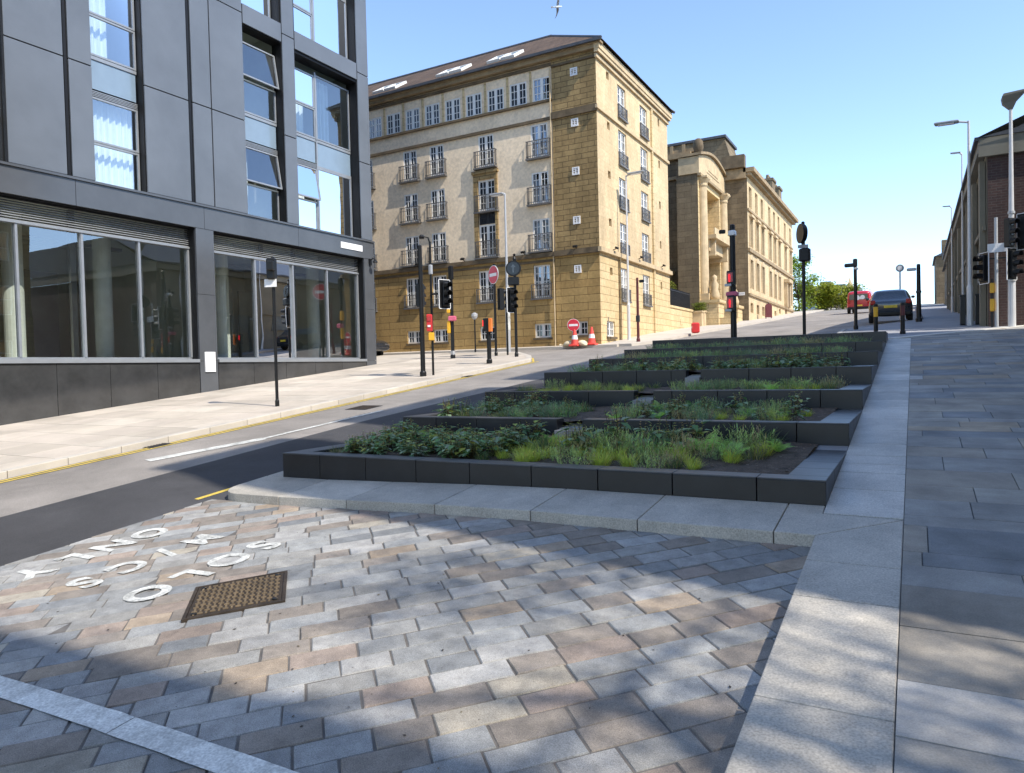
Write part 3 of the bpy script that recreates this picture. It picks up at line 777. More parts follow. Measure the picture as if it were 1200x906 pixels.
# ============================================================ BUILDINGS
class Fac:
    """facade frame: u along the wall, z up, d = depth behind the wall face"""
    def __init__(s, o, ud, inn): s.o = Vector(o); s.u = Vector(ud); s.n = Vector(inn)
    def P(s, u, z, d=0): return s.o + s.u * u + s.n * d + Vector((0, 0, z))
    def box(s, mb, u0, u1, z0, z1, d0, d1, col=None):
        mb.hexa([s.P(u, z, d) for z in (z0, z1) for u, d in ((u0, d0), (u1, d0), (u1, d1), (u0, d1))], col)
    def quad(s, mb, u0, u1, z0, z1, d): mb.face([s.P(u0, z0, d), s.P(u1, z0, d), s.P(u1, z1, d), s.P(u0, z1, d)])
    def wall(s, mb, u0, u1, z0, z1, ops, d=0, rev=None):
        """flat wall with rectangular openings (u0,u1,z0,z1,reveal depth)"""
        us = sorted({u0, u1} | {min(max(v, u0), u1) for o in ops for v in o[:2]}); zs = sorted({z0, z1} | {min(max(v, z0), z1) for o in ops for v in o[2:4]})
        for a, b in zip(us[:-1], us[1:]):
            for c, e in zip(zs[:-1], zs[1:]):
                if b - a < 1e-5 or e - c < 1e-5: continue
                m, n = (a + b) / 2, (c + e) / 2
                if not any(o[0] < m < o[1] and o[2] < n < o[3] for o in ops): s.quad(mb, a, b, c, e, d)
        t = rev or mb
        for o in ops:
            a, b, c, e, r = o[:5]
            t.face([s.P(a, c, d), s.P(a, e, d), s.P(a, e, d + r), s.P(a, c, d + r)]); t.face([s.P(b, c, d), s.P(b, e, d), s.P(b, e, d + r), s.P(b, c, d + r)])
            t.face([s.P(a, c, d), s.P(b, c, d), s.P(b, c, d + r), s.P(a, c, d + r)]); t.face([s.P(a, e, d), s.P(b, e, d), s.P(b, e, d + r), s.P(a, e, d + r)])
    def frame(s, mb, u0, u1, z0, z1, w, d0, d1):
        s.box(mb, u0, u0 + w, z0, z1, d0, d1); s.box(mb, u1 - w, u1, z0, z1, d0, d1)
        s.box(mb, u0 + w, u1 - w, z0, z0 + w, d0, d1); s.box(mb, u0 + w, u1 - w, z1 - w, z1, d0, d1)

# ---------------------------------------------------------------- dark clad building on the left
FD = Fac((-18.85, 0, 0), (0, 1, 0), (-1, 0, 0))
bd = thing('office_building', (-18.85, 8, T(-19, 8)), 'dark grey panel clad block with large ground floor windows beside the road', 'building')
def part(mb, name, m, par=bd, **kw): return mb.build(name, m, par, **kw)
UE = 22.62; ZT = 21.0; BT = 7.12
wcols = [(-4.9, -3.45), (7.8, 9.26), (11.47, 12.93)]      # narrow strips of windows
DEP = .36
ops_up = [(a, b, BT, ZT - .4, DEP) for a, b in wcols] + [(16.46, 18.12, BT, 13.28, .42), (18.70, 21.95, BT, 13.21, .5), (16.2, 18.0, 13.95, 20.2, .42), (18.78, 21.95, 13.95, 20.2, .5), (1.2, 4.9, BT, 13.2, .5), (1.2, 4.9, 13.95, 20.2, .5)]
ops_gf = [(15.09, 22.02, 2.42, 6.38, .42), (7.49, 14.42, 2.42, 6.38, .42), (-.1, 6.82, 2.42, 6.38, .42), (-7.7, -.77, 2.42, 6.38, .42)]
mb = MB(); rv = MB()
FD.wall(mb, -12, UE, -3, ZT, ops_up + ops_gf, .07, rv); part(mb, 'wall', 'reveal'); part(rv, 'reveal', 'reveal')
mb = MB(); FE = Fac((-18.9, UE, 0), (-1, 0, 0), (0, -1, 0))
FE.box(mb, .03, 18, -2, ZT, 0, .05); FE.box(mb, .03, 18, ZT, ZT + .02, 0, 34)
mb.box(-37, -36.9, -12, UE - .1, -3, ZT); mb.box(-37, -18.95, -12.1, -12, -3, ZT); part(mb, 'side_wall', 'cladding')
# cladding panels
mb = MB()
def panels(us, zs, d0=0, gz=.015, gu=.02):
    for (a, b) in us:
        for c, e in zip(zs[:-1], zs[1:]): FD.box(mb, a + gu, b - gu, c + gz, e - gz, d0, d0 + .05)
zs = [7.14, 10.15, 13.61, 17.06, 20.5]
panels([(9.33, 10.74), (10.84, 11.47), (12.93, 14.37), (14.48, 15.17), (15.17, 16.46), (-3.45, -2.2), (-2.1, -.4), (-.4, 1.2), (4.9, 6.2), (6.3, 7.8)], zs)
panels([(18.12, 18.70), (21.95, UE)], zs); panels([(-12, -4.9)], zs)
for z0, z1 in ((13.29, 13.94),): panels([(16.46, 18.12), (18.70, 21.95), (1.2, 4.9)], [z0, z1])
panels([(-12, UE)], [20.5, ZT]); part(mb, 'cladding_panels', 'cladding', bevel=.006)
mb = MB(); FD.box(mb, 9.285, 9.325, 7.14, ZT, -.03, .06); FD.box(mb, 10.755, 10.825, 7.14, ZT, .03, .06); FD.box(mb, 14.385, 14.465, 7.14, ZT, .03, .06); part(mb, 'panel_joint', 'reveal')
# fascia band over the shopfronts, piers and plinth
mb = MB()
for a, b in zip([-12, -8.2, -4.4, -.45, 3.3, 7.15, 10.9, 14.75, 18.6], [-8.2, -4.4, -.45, 3.3, 7.15, 10.9, 14.75, 18.6, UE]): FD.box(mb, a + .006, b - .006, 6.4, 7.06, -.02, .06)
FD.box(mb, -12, UE + .02, 7.065, 7.125, -.07, .06); part(mb, 'fascia_band', 'cladding_dark')
for a, b in ((14.44, 15.07), (22.04, UE), (6.84, 7.47), (-.75, -.12)):
    mb = MB()
    for c, e in ((-1, 2.38), (2.39, 4.4), (4.41, 6.39)): FD.box(mb, a, b, c, e, -.01, .06)
    part(mb, 'pier', 'cladding_dark')
mb = MB()
for o in ops_gf:
    n = 5; w_ = (o[1] - o[0]) / n
    for i in range(n): FD.box(mb, o[0] + i * w_ + .006, o[0] + (i + 1) * w_ - .006, -2, 2.34, .0, .06); 
part(mb, 'plinth', 'gloss_tile')
mb = MB()
for o in ops_gf: FD.box(mb, o[0] + .01, o[1] - .01, 2.345, 2.44, -.05, .4)
part(mb, 'sill', 'alu_frame')
# ground floor glazing
def glazing(o, cuts):
    u0, u1 = o[0], o[1]; d = .4
    lv = MB(); z = 5.84
    while z < 6.36:
        a = [FD.P(u0 + .01, z, d - .1), FD.P(u1 - .01, z, d - .1), FD.P(u1 - .01, z + .05, d), FD.P(u0 + .01, z + .05, d)]
        lv.hexa(a + [p + Vector((0, 0, .012)) for p in a]); z += .062
    part(lv, 'louvre', 'louvre')
    ed = [u0 + .03] + cuts + [u1 - .03]
    fr = MB(); FD.box(fr, u0, u1, 5.78, 5.84, d - .13, d + .02); FD.box(fr, u0, u1, 2.44, 2.5, d - .08, d + .02)
    for c in ed: FD.box(fr, c - .03, c + .03, 2.5, 5.78, d - .1, d + .02)
    f = part(fr, 'shop_window', 'alu_frame')
    gl = MB()
    for a, b in zip(ed[:-1], ed[1:]): FD.quad(gl, a + .03, b - .03, 2.5, 5.78, d - .02 + rnd.uniform(-.006, .006))
    part(gl, 'pane', 'shop_glass', f)
glazing(ops_gf[0], [16.92, 18.6, 20.3]); glazing(ops_gf[1], [9.6, 11.2, 12.81]); glazing(ops_gf[2], [1.6, 3.3, 5.0]); glazing(ops_gf[3], [-6, -4.3, -2.6])
# rooms behind the ground floor glass
mb = MB(); mb.box(-26, -18.95, -12, UE - .05, 2.3, 2.4); mb.box(-26, -19.3, -12, UE - .05, 6.5, 6.6); mb.box(-26.1, -26, -12, UE - .05, 2.4, 6.5)
for y in (7.2, 14.75, 22.45): mb.box(-26, -19.32, y - .1, y + .1, 2.4, 6.5)
part(mb, 'room', 'interior')
for y in (10.2, 12.6, 16.6, 21.0): mb = MB(); mb.cyl((-20.6, y, 2.4), (-20.6, y, 6.5), .24, seg=20); part(mb, 'column', 'interior_white')
mb = MB(); mb.box(-21.4, -21.3, 15.2, 17.6, 2.4, 6.5); part(mb, 'screen_wall', 'interior_white'); mb = MB(); mb.box(-20.05, -19.98, 13.3, 13.44, 2.4, 4.0); part(mb, 'post', 'interior_white')
mb = MB()
for y in (8.8, 11.4, 17.9, 19.4): mb.box(-23, -22.9, y, y + 1.2, 2.4, 5.2); mb.box(-20.0, -19.9, y - .1, y + .05, 2.4, 6.5)
mb.box(-22.0, -21.8, 8, 14, 5.9, 6.0); mb.box(-22.0, -21.8, 15.5, 22, 5.9, 6.0); part(mb, 'partition', 'interior_dark')
# upper windows
def curtain(u0, u1, z0, z1, d, seed):
    r = random.Random(seed); c = MB(); n = max(6, int((u1 - u0) / .035)); pts = []
    for i in range(n + 1):
        u = u0 + (u1 - u0) * i / n; pts.append((u, d + .05 * math.sin(i * 1.25 + seed) + r.uniform(-.012, .012)))
    for (a, da), (b, db) in zip(pts[:-1], pts[1:]): c.face([FD.P(a, z0, da), FD.P(b, z0, db), FD.P(b, z1, db), FD.P(a, z1, da)])
    return c
def pane_tilt(mb, u0, u1, z0, z1, d, ang, fr, fw=.05):
    """one light; ang > 0 swings the bottom edge out"""
    zz = z1; h = z1 - z0
    p = lambda u, t, off: FD.P(u, zz - t * math.cos(ang), d + off - t * math.sin(ang))
    mb.face([p(u0 + fw, fw, 0), p(u1 - fw, fw, 0), p(u1 - fw, h - fw, 0), p(u0 + fw, h - fw, 0)])
    def bar(a, b, t0, t1): fr.hexa([p(a, t1, -.03), p(b, t1, -.03), p(b, t1, .035), p(a, t1, .035), p(a, t0, -.03), p(b, t0, -.03), p(b, t0, .035), p(a, t0, .035)])
    bar(u0, u0 + fw, 0, h); bar(u1 - fw, u1, 0, h); bar(u0 + fw, u1 - fw, 0, fw); bar(u0 + fw, u1 - fw, h - fw, h)
def storey(u0, u1, z, d, seed, open_top=0, open_up=0, cur=(0, .6), top=True):
    """one storey of a window strip: two lights, a louvre and a back-painted spandrel"""
    fr = MB(); gl = MB(); sp = MB()
    pane_tilt(gl, u0, u1, z + .05, z + 1.14, d, 0, fr); fs_ = MB() if open_top else fr; pane_tilt(gl, u0, u1, z + 1.16, z + 2.36, d, open_top, fs_)
    if open_top:
        FD.box(fr, u0, u0 + .04, z + 1.1, z + 2.4, d + .03, d + .1); FD.box(fr, u1 - .04, u1, z + 1.1, z + 2.4, d + .03, d + .1)
    if top:
        for k in range(4): FD.box(fr, u0, u1, z + 2.385 + k * .04, z + 2.405 + k * .04, d - .03, d + .05)
        FD.box(fr, u0, u1, z + 2.38, z + 2.56, d + .04, d + .06)
        FD.quad(sp, u0 + .02, u1 - .02, z + 2.58, z + 3.36, d); FD.box(fr, u0, u1, z + 3.36, z + 3.45, d - .03, d + .05)
    for q in (u0, u1 - .03): FD.box(fr, q, q + .03, z + .06, z + (2.57 if top else 2.4), d + .03, d + .06)
    f = part(fr, 'window', 'alu_frame'); part(gl, 'pane', 'window_glass', f)
    if open_top: part(fs_, 'sash', 'alu_frame', f)
    if top: part(sp, 'spandrel', 'spandrel', f)
    if cur: part(curtain(u0 + (u1 - u0) * cur[0], u0 + (u1 - u0) * cur[1], z + .02, z + 2.4, d + .3, seed), 'curtain', 'curtain', f)
k = 0
for (a, b) in wcols:
    for s_ in range(4):
        k += 1; z = BT + 3.42 * s_
        storey(a + .02, b - .02, z, DEP - .04, k, cur=((.0, .8), (.1, 1.), (.0, .55), (.2, .9))[k % 4])
storey(16.48, 18.1, BT, .38, 21, .16, cur=(.0, .35)); storey(16.48, 18.1, BT + 3.42, .38, 22, .16, cur=None, top=False)
storey(16.22, 17.98, 13.97, .38, 23, 0, cur=(.1, .95)); storey(16.22, 17.98, 17.3, .38, 24, 0, cur=(0, .5))
def big_window(u0, u1, um, z, d, seed, second=True, openl=0):
    storey(u0, um - .03, z, d, seed, openl, cur=(.0, .75), top=second)
    fr = MB(); gl = MB(); sp = MB()
    pane_tilt(gl, um + .03, u1, z + .05, z + 2.42, d, 0, fr); FD.box(fr, um - .03, um + .03, z, z + (3.45 if second else 2.5), d - .05, d + .05)
    if second:
        FD.quad(sp, um + .05, u1, z + 2.5, z + 3.36, d); FD.box(fr, um + .03, u1, z + 2.42, z + 2.5, d - .03, d + .04); FD.box(fr, um + .03, u1, z + 3.36, z + 3.45, d - .03, d + .05)
    f = part(fr, 'window', 'alu_frame'); part(gl, 'pane', 'window_glass', f)
    if second: part(sp, 'spandrel', 'spandrel', f)
    part(curtain(um + .5, um + 1.1, z + .02, z + 2.4, d + .35, seed + 50), 'curtain', 'curtain', f)
for u0, u1, um, sd in ((18.72, 21.93, 20.08, 31), (1.22, 4.88, 2.6, 37)):
    big_window(u0, u1, um, BT, .46, sd, True, .16); big_window(u0, u1, um, BT + 3.42, .46, sd + 1, False)
    big_window(u0, u1, um, 13.97, .46, sd + 2, True); big_window(u0, u1, um, 17.3, .46, sd + 3, False)
mb = MB()
for z in (BT - .1, BT + 3.3, 13.75, 17.1, 20.3): mb.box(-23.4, -19.45, -12, UE - .1, z, z + .1)
mb.box(-23.5, -23.4, -12, UE - .1, 7, 20.4)
for y in (6.3, 9.7, 14.2, 15.9, 18.4, 22.4): mb.box(-23.4, -19.45, y, y + .1, 7, 20.3)
part(mb, 'room', 'interior')
mb = MB(); FD.box(mb, 14.6, 14.96, 2.05, 2.66, -.05, .0); FD.box(mb, 14.63, 14.93, 2.08, 2.63, -.056, -.05); FD.box(mb, 14.9, 14.915, 2.3, 2.4, -.075, -.056); part(mb, 'service_box', 'sign_white', bevel=.005)
mb = MB(); FD.box(mb, 20.72, 21.92, 6.63, 6.86, -.05, -.021); part(mb, 'name_plate', 'sign_white')
mb = MB(); FD.box(mb, 22.3, 22.42, 6.15, 6.4, -.08, -.01); mb.tube([FD.P(22.36, 6.36, -.08), FD.P(22.36, 6.42, -.2), FD.P(22.36, 6.34, -.3)], .02); mb.lathe([(.02, .08), (.09, .0), (.1, -.05), (.0, -.05)], FD.P(22.36, 6.28, -.3), 12)
part(mb, 'wall_lamp', 'black_metal')

# ---------------------------------------------------------------- stone hotel
ht = thing('apartment_block', (-12, 29.5, T(-12, 29.5)), 'six storey beige and golden stone corner block with a brown hipped roof and balconies', 'building')
FA = Fac((0, 29.5, 0), (1, 0, 0), (0, 1, 0)); FB = Fac((-11.93, 0, 0), (0, 1, 0), (-1, 0, 0))
UL = -38; YE = 39.7; CQ = -14.06
PA = lambda mb, n, m, **kw: mb.build(n, m, ht, **kw)
cols5 = [(-14.78, .86), (-17.6, .84), (-20.43, .84), (-22.06, .84), (-24.9, .84), (-26.5, .84), (-29.3, .84), (-32.1, .84), (-34.9, .84)]
topw = [-14.6 - 1.205 * i for i in range(19)]
wins = []       # (fac, u0,u1,z0,z1,kind)
for c in topw: wins.append((FA, c - .44, c + .44, 13.97, 15.02, 'top'))
for j, (c, w_) in enumerate(cols5):
    stair = j in (1, 6)
    wins.append((FA, c - w_ / 2, c + w_ / 2, 11.5, 12.97, 'bal'))
    if not stair:
        wins.append((FA, c - w_ / 2, c + w_ / 2, 9.42, 10.82, 'bal')); wins.append((FA, c - w_ / 2, c + w_ / 2, 7.28, 8.7, 'bal'))
    else:
        wins.append((FA, c - .46, c + .46, 9.44, 10.86, 'bal')); wins.append((FA, c - .46, c + .46, 8.78, 9.42, 'dark')); wins.append((FA, c - .46, c + .46, 7.27, 8.76, 'bal'))
    cc = c - (.13 if stair else 0)
    wins.append((FA, cc - .42, cc + .42, 5.12, 6.6, 'bal2')); wins.append((FA, cc - .42, cc + .42, 3.3, 3.94, 'low'))
wins.append((FA, -13.36, -12.56, 3.33, 3.94, 'low'))
for (a, b) in ((32.0, 33.08), (35.1, 36.22)):
    for z0, z1 in ((13.52, 15.0), (11.32, 12.92), (9.3, 10.72), (7.12, 8.62), (5.0, 6.52)): wins.append((FB, a, b, z0, z1, 'bal3'))
wins.append((FB, 30.12, 31.1, 3.25, 3.95, 'low'))
for z in (14.95, 12.72, 10.53, 8.4, 6.2):
    wins.append((FB, 30.62, 30.94, z - .17, z + .17, 'slot')); wins.append((FB, 38.02, 38.3, z - .2, z + .2, 'slot'))
opA = [(a, b, c, e, .09) for f, a, b, c, e, k_ in wins if f is FA]; opB = [(a, b, c, e, .2) for f, a, b, c, e, k_ in wins if f is FB]
inz = lambda ops, z0, z1: [o for o in ops if o[2] >= z0 - .01 and o[3] <= z1 + .01]
mb = MB(); FA.wall(mb, UL, CQ, 7.0, 15.7, inz(opA, 7, 15.7)); PA(mb, 'rendered_wall', 'render_beige')
mb = MB(); FA.wall(mb, UL, CQ, -1, 7.0, inz(opA, -1, 7), -.05); PA(mb, 'base_wall', 'ashlar_brown')
mb = MB(); FA.wall(mb, CQ, -11.93, 7.0, 15.7, [], -.08); mb.face([FA.P(CQ, 7, -.08), FA.P(CQ, 15.7, -.08), FA.P(CQ, 15.7, .1), FA.P(CQ, 7, .1)]); PA(mb, 'quoin_wall', 'ashlar_quoin')
mb = MB(); FA.wall(mb, CQ, -11.93, -1, 7.0, [o for o in opA if o[0] > CQ], -.08); PA(mb, 'base_wall', 'ashlar_brown')
FBx = Fac((-11.93, 0, 0), (0, 1, 0), (-1, 0, 0))
mb = MB(); FB.wall(mb, 29.42, YE, 7.0, 15.7, inz(opB, 7, 15.7)); PA(mb, 'street_wall', 'ashlar_smooth')
mb = MB(); FB.wall(mb, 29.42, YE, -1, 7.0, inz(opB, -1, 7)); PA(mb, 'street_base_wall', 'ashlar_gold')
mb = MB(); mb.box(UL, -12.2, YE - .02, YE, 0, 15.7); mb.box(UL, UL + .05, 29.6, YE - .05, 0, 15.7); PA(mb, 'rear_wall', 'ashlar_quoin')
# string courses, ledges, cornice
mb = MB()
FA.box(mb, UL, CQ, 6.92, 7.12, -.17, .0); FA.box(mb, CQ, -11.9, 6.9, 7.14, -.22, -.081); FA.box(mb, UL, CQ - .03, 6.7, 6.8, -.09, -.051)
FA.box(mb, UL, CQ - .02, 13.04, 13.17, -.09, .0); FA.box(mb, CQ - .02, -11.9, 13.0, 13.3, -.17, -.081); FA.box(mb, UL, CQ - .02, 13.85, 13.95, -.13, .0)
FA.box(mb, UL, CQ, 15.42, 15.55, -.08, .0); FA.box(mb, CQ, -11.9, 15.3, 15.4, -.14, -.081)
PA(mb, 'string_course', 'string_stone')
mb = MB(); FB.box(mb, 29.25, YE + .05, 6.92, 7.12, -.16, 0); PA(mb, 'street_string_course', 'gold_trim'); mb = MB(); FB.box(mb, 29.25, YE + .04, 13.08, 13.22, -.1, 0); FB.box(mb, 29.28, YE + .04, 15.25, 15.4, -.1, 0)
FB.box(mb, 29.24, YE + .1, 15.45, 15.6, -.2, 0); FB.box(mb, 29.22, YE + .2, 15.6, 15.88, -.24, 0); PA(mb, 'street_cornice', 'gold_trim')
mb = MB(); FA.box(mb, UL, -11.93, 15.62, 15.8, -.26, .0); FA.box(mb, UL, -11.61, 15.8, 15.9, -.34, .0); PA(mb, 'cornice', 'trim_stone')
# roof: hipped, brown tiles
ez, rz_, ry = 15.93, 19.25, 34.55
e0, e1, e2, e3 = (UL - .3, 29.1, ez), (-11.55, 29.1, ez), (-11.55, YE + .25, ez), (UL - .3, YE + .25, ez)
r0, r1 = (UL + 4, ry, rz_), (-16.45, ry, rz_)
mb = MB(); mb.face([e0, e1, r1, r0]); mb.face([e1, e2, r1]); mb.face([e2, e3, r0, r1]); mb.face([e3, e0, r0]); PA(mb, 'roof', 'roof_tile', recalc=True)
rf = ht.children[-1] if ht.children else None
mb = MB(); mb.cyl(r0, r1, .09, seg=8); mb.cyl(e1, r1, .07, seg=8); mb.cyl(e2, r1, .07, seg=8); mb.box(UL, -11.5, 29.02, 29.1, ez - .1, ez + .02); PA(mb, 'ridge_tiles', 'slate')
sl = (rz_ - ez) / (ry - 29.1)
for xc in (-16.95, -19.9, -23.95, -27.9):
    fr = MB(); gl = MB(); 
    def rp(x, y, h): return Vector((x, y, ez + sl * (y - 29.1))) + Vector((0, -sl, 1)).normalized() * h
    for x0 in (xc - .78, xc - .0):
        y0, y1 = 30.0, 31.0
        for a, b, c, e in ((x0, x0 + .1, y0, y1), (x0 + .62, x0 + .72, y0, y1), (x0 + .1, x0 + .62, y0, y0 + .1), (x0 + .1, x0 + .62, y1 - .1, y1)):
            fr.hexa([rp(x, y, h) for h in (0, .12) for x, y in ((a, c), (b, c), (b, e), (a, e))])
        gl.face([rp(x0 + .1, y0 + .1, .08), rp(x0 + .62, y0 + .1, .08), rp(x0 + .62, y1 - .1, .08), rp(x0 + .1, y1 - .1, .08)])
    f = PA(fr, 'skylight', 'white_frame'); gl.build('pane', 'spandrel', f)
# windows
def casement(f, u0, u1, z0, z1, d, nb=3, two=True):
    fr = MB(); gl = MB(); m = (u0 + u1) / 2; w_ = .07
    for a, b in (((u0, m), (m, u1)) if two else ((u0, u1),)):
        f.frame(fr, a, b, z0, z1, w_, d - .03, d + .02)
        for i in range(1, nb): z = z0 + (z1 - z0) * i / nb; f.box(fr, a + w_, b - w_, z - .014, z + .014, d - .02, d + .01)
        f.box(fr, (a + b) / 2 - .014, (a + b) / 2 + .014, z0 + w_, z1 - w_, d - .021, d + .011)
    f.quad(gl, u0 + .02, u1 - .02, z0 + .02, z1 - .02, d)
    return fr, gl
def railing(f, u0, u1, z0, z1, dp):
    mb = MB()
    f.box(mb, u0, u1, z1 - .035, z1, -dp, -dp + .035); f.box(mb, u0, u1, z0 + .08, z0 + .105, -dp, -dp + .03); f.box(mb, u0, u1, z1 - .2, z1 - .18, -dp + .006, -dp + .02)
    n = int((u1 - u0) / .1)
    for i in range(n + 1):
        u = u0 + (u1 - u0 - .018) * i / n; f.box(mb, u, u + .018, z0, z1 - .035, -dp + .005, -dp + .023)
    for u in (u0, u1 - .03): 
        f.box(mb, u, u + .03, z1 - .035, z1, -dp + .035, 0); f.box(mb, u, u + .03, z0 + .08, z0 + .105, -dp + .03, 0)
        for k in range(1, 3): f.box(mb, u + .006, u + .024, z0, z1 - .035, -dp + k * dp / 3, -dp + k * dp / 3 + .018)
    f.box(mb, u0 - .02, u1 + .02, z0 - .07, z0, -dp - .03, 0)
    return mb
nw = 0
for f, a, b, z0, z1, kd in wins:
    nw += 1
    if kd == 'slot':
        mb = MB(); f.quad(mb, a, b, z0, z1, .15); f.box(mb, (a + b) / 2 - .015, (a + b) / 2 + .015, z0, z1, .12, .16); PA(mb, 'vent_slot', 'trim_stone'); continue
    d = .045 if f is FA else .1
    fr, gl = casement(f, a, b, z0, z1, d, 2 if kd in ('low', 'dark') else 4 if kd in ('bal', 'bal2', 'bal3') else 3)
    w_ = PA(fr, 'window', 'white_frame' if kd != 'dark' else 'iron'); gl.build('pane', 'dark_glass', w_)
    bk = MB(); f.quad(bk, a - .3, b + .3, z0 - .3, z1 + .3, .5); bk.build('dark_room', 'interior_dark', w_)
    if rnd.random() < .45 and kd != 'low':
        c = MB(); s0 = rnd.random() < .5; cw = (b - a) * rnd.uniform(.25, .6); u0 = a if s0 else b - cw
        f.quad(c, u0, u0 + cw, z0, z1, .3); c.build('curtain', 'curtain', w_)
    if kd == 'bal': PA(railing(f, a - .17, b + .17, z0 - .06, z0 + .72, .19), 'balcony', 'balcony_iron')
    if kd == 'bal2': PA(railing(f, a - .1, b + .1, z0 - .02, z0 + .62, .14), 'balcony', 'balcony_iron')
    if kd == 'bal3': PA(railing(f, a - .03, b + .03, z0 - .02, z0 + .55, .09), 'balcony', 'balcony_iron')
    if kd == 'low': mb = MB(); f.box(mb, a - .08, b + .08, z0 - .1, z0 - .002, -.09, .1); PA(mb, 'window_sill', 'string_stone')
for c in (-17.6, -29.3):       # stone surround of the tall stair window
    mb = MB()
    FA.box(mb, c - .7, c - .47, 7.13, 11.16, -.1, -.002); FA.box(mb, c + .47, c + .6, 7.13, 11.16, -.1, -.002); FA.box(mb, c - .47, c + .47, 10.9, 11.16, -.1, -.002); FA.box(mb, c - .76, c + .66, 11.165, 11.3, -.16, -.002)
    PA(mb, 'stair_surround', 'ashlar_quoin')
for a in topw: mb = MB(); FA.box(mb, a - .6, a - .5, 13.96, 15.4, -.06, -.003); PA(mb, 'pilaster', 'ashlar_gold')
for z in (14.88, 12.67, 10.55, 8.4, 6.25):
    mb = MB(); FA.frame(mb, -13.13, -12.8, z - .17, z + .17, .05, -.13, -.08); 
    for k in range(3): FA.box(mb, -13.08, -12.85, z - .1 + k * .08, z - .07 + k * .08, -.12, -.09)
    FA.box(mb, -12.985, -12.945, z - .12, z + .12, -.125, -.085); PA(mb, 'vent', 'sign_white')
mb = MB(); mb.cyl(FA.P(-14.12, 2.6, -.14), FA.P(-14.12, 15.3, -.14), .03, seg=10)
for z in (4, 6, 8.5, 10.5, 12.4, 14.4): mb.cyl(FA.P(-14.12, z, -.14), FA.P(-14.12, z + .06, -.14), .042, seg=10)
PA(mb, 'downpipe', 'gold_trim')
mb = MB(); FB.box(mb, 36.72, 36.92, 2.8, 15.3, -.09, 0); mb.cyl(FB.P(31.72, 2.8, -.07), FB.P(31.72, 6.9, -.07), .045, seg=10); PA(mb, 'downpipe', 'ashlar_gold')
for k in range(4):
    u = (-13.0, -15.6, -18.9, -21.6)[k]; mb = MB(); p = FA.P(u, 7.2, -.2); mb.rbox(Mx(p + Vector((0, -.08, .03)), 0, .5), .2, .12, .09, .01); mb.cyl(p + Vector((0, .12, -.05)), p + Vector((0, -.05, 0)), .02); PA(mb, 'floodlight', 'black_metal')
for u in (30.8, 34.2, 37.8):
    mb = MB(); p = FB.P(u, 7.2, -.2); mb.rbox(Mx(p + Vector((.08, 0, .03)), 0, 0, .5), .12, .2, .09, .01); mb.cyl(p + Vector((-.12, 0, -.05)), p + Vector((.05, 0, 0)), .02); PA(mb, 'floodlight', 'black_metal')

# ---------------------------------------------------------------- chapel with portico
ch = thing('chapel', (-13, 46.5, T(-13, 46.5)), 'golden stone chapel with a tall pedimented portico up the street', 'building')
PC = lambda mb, n, m, **kw: mb.build(n, m, ch, **kw)
X0 = -11.93; FC = Fac((X0, 0, 0), (0, 1, 0), (-1, 0, 0))
mb = MB(); FS = Fac((0, 46.1, 0), (1, 0, 0), (0, 1, 0))
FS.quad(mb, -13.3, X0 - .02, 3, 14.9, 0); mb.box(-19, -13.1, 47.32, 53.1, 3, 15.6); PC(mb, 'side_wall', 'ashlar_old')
mb = MB(); FC.wall(mb, 46.1, 53.2, 3, 14.0, [(47.55, 51.85, 4.6, 13.45, .9)]); FC.quad(mb, 47.4, 52, 4, 13.6, .9); PC(mb, 'portico_wall', 'ashlar_gold')
mb = MB()     # entablature and arched pediment
n = 14; vs2 = []
pts = [(46.0, 14.02), (53.3, 14.02), (53.3, 15.1)] + [(53.3 - 7.3 * i / n, 15.1 + .6 * math.sin(PI * i / n)) for i in range(1, n)] + [(46.0, 15.1)]
mb.loft([[FC.P(u, z, -.12) for u, z in pts], [FC.P(u, z, 1.2) for u, z in pts]]); PC(mb, 'entablature', 'gold_trim')
mb = MB(); top_ = [(53.5 - 7.6 * i / n, 15.12 + .62 * math.sin(PI * i / n)) for i in range(n + 1)]
for (a, za), (b, zb) in zip(top_[:-1], top_[1:]): mb.hexa([FC.P(b, zb, -.3), FC.P(a, za, -.3), FC.P(a, za, 1.2), FC.P(b, zb, 1.2), FC.P(b, zb + .16, -.3), FC.P(a, za + .16, -.3), FC.P(a, za + .16, 1.2), FC.P(b, zb + .16, 1.2)])
FC.box(mb, 46, 53.3, 13.85, 14.02, -.22, 0); FC.box(mb, 48, 51.4, 14.45, 14.5, -.14, -.11); FC.box(mb, 48.4, 51, 14.65, 14.7, -.14, -.11); PC(mb, 'pediment_cornice', 'trim_stone')
for u in (46.75, 52.45):
    mb = MB(); mb.cyl(FC.P(u, 6.4, -.1), FC.P(u, 13.2, -.1), .36, .31, 18); 
    mb.lathe([(.3, 0), (.36, .12), (.34, .25), (.5, .5), (.52, .65), (.4, .66)], FC.P(u, 13.2, -.1), 16); FC.box(mb, u - .5, u + .5, 13.75, 13.86, -.55, .3); FC.box(mb, u - .5, u + .5, 5.9, 6.4, -.55, .3); PC(mb, 'column', 'gold_trim', smooth=False)
    mb = MB(); FC.box(mb, u - .75, u + .75, 3, 5.9, -1.2, -.0); FC.box(mb, u - .85, u + .85, 5.75, 5.95, -1.3, .0); FC.box(mb, u - .5, u + .5, 3, 4.8, -2.1, -1.2); PC(mb, 'pedestal', 'ashlar_gold')
    mb = MB(); p = FC.P(u, 5.95, -.8); mb.lathe([(.3, 0), (.34, .3), (.22, .7), (.27, 1.0), (.12, 1.25), (.17, 1.4), (.15, 1.55), (.0, 1.65)], p, 12); PC(mb, 'statue', 'gold_trim', smooth=True)
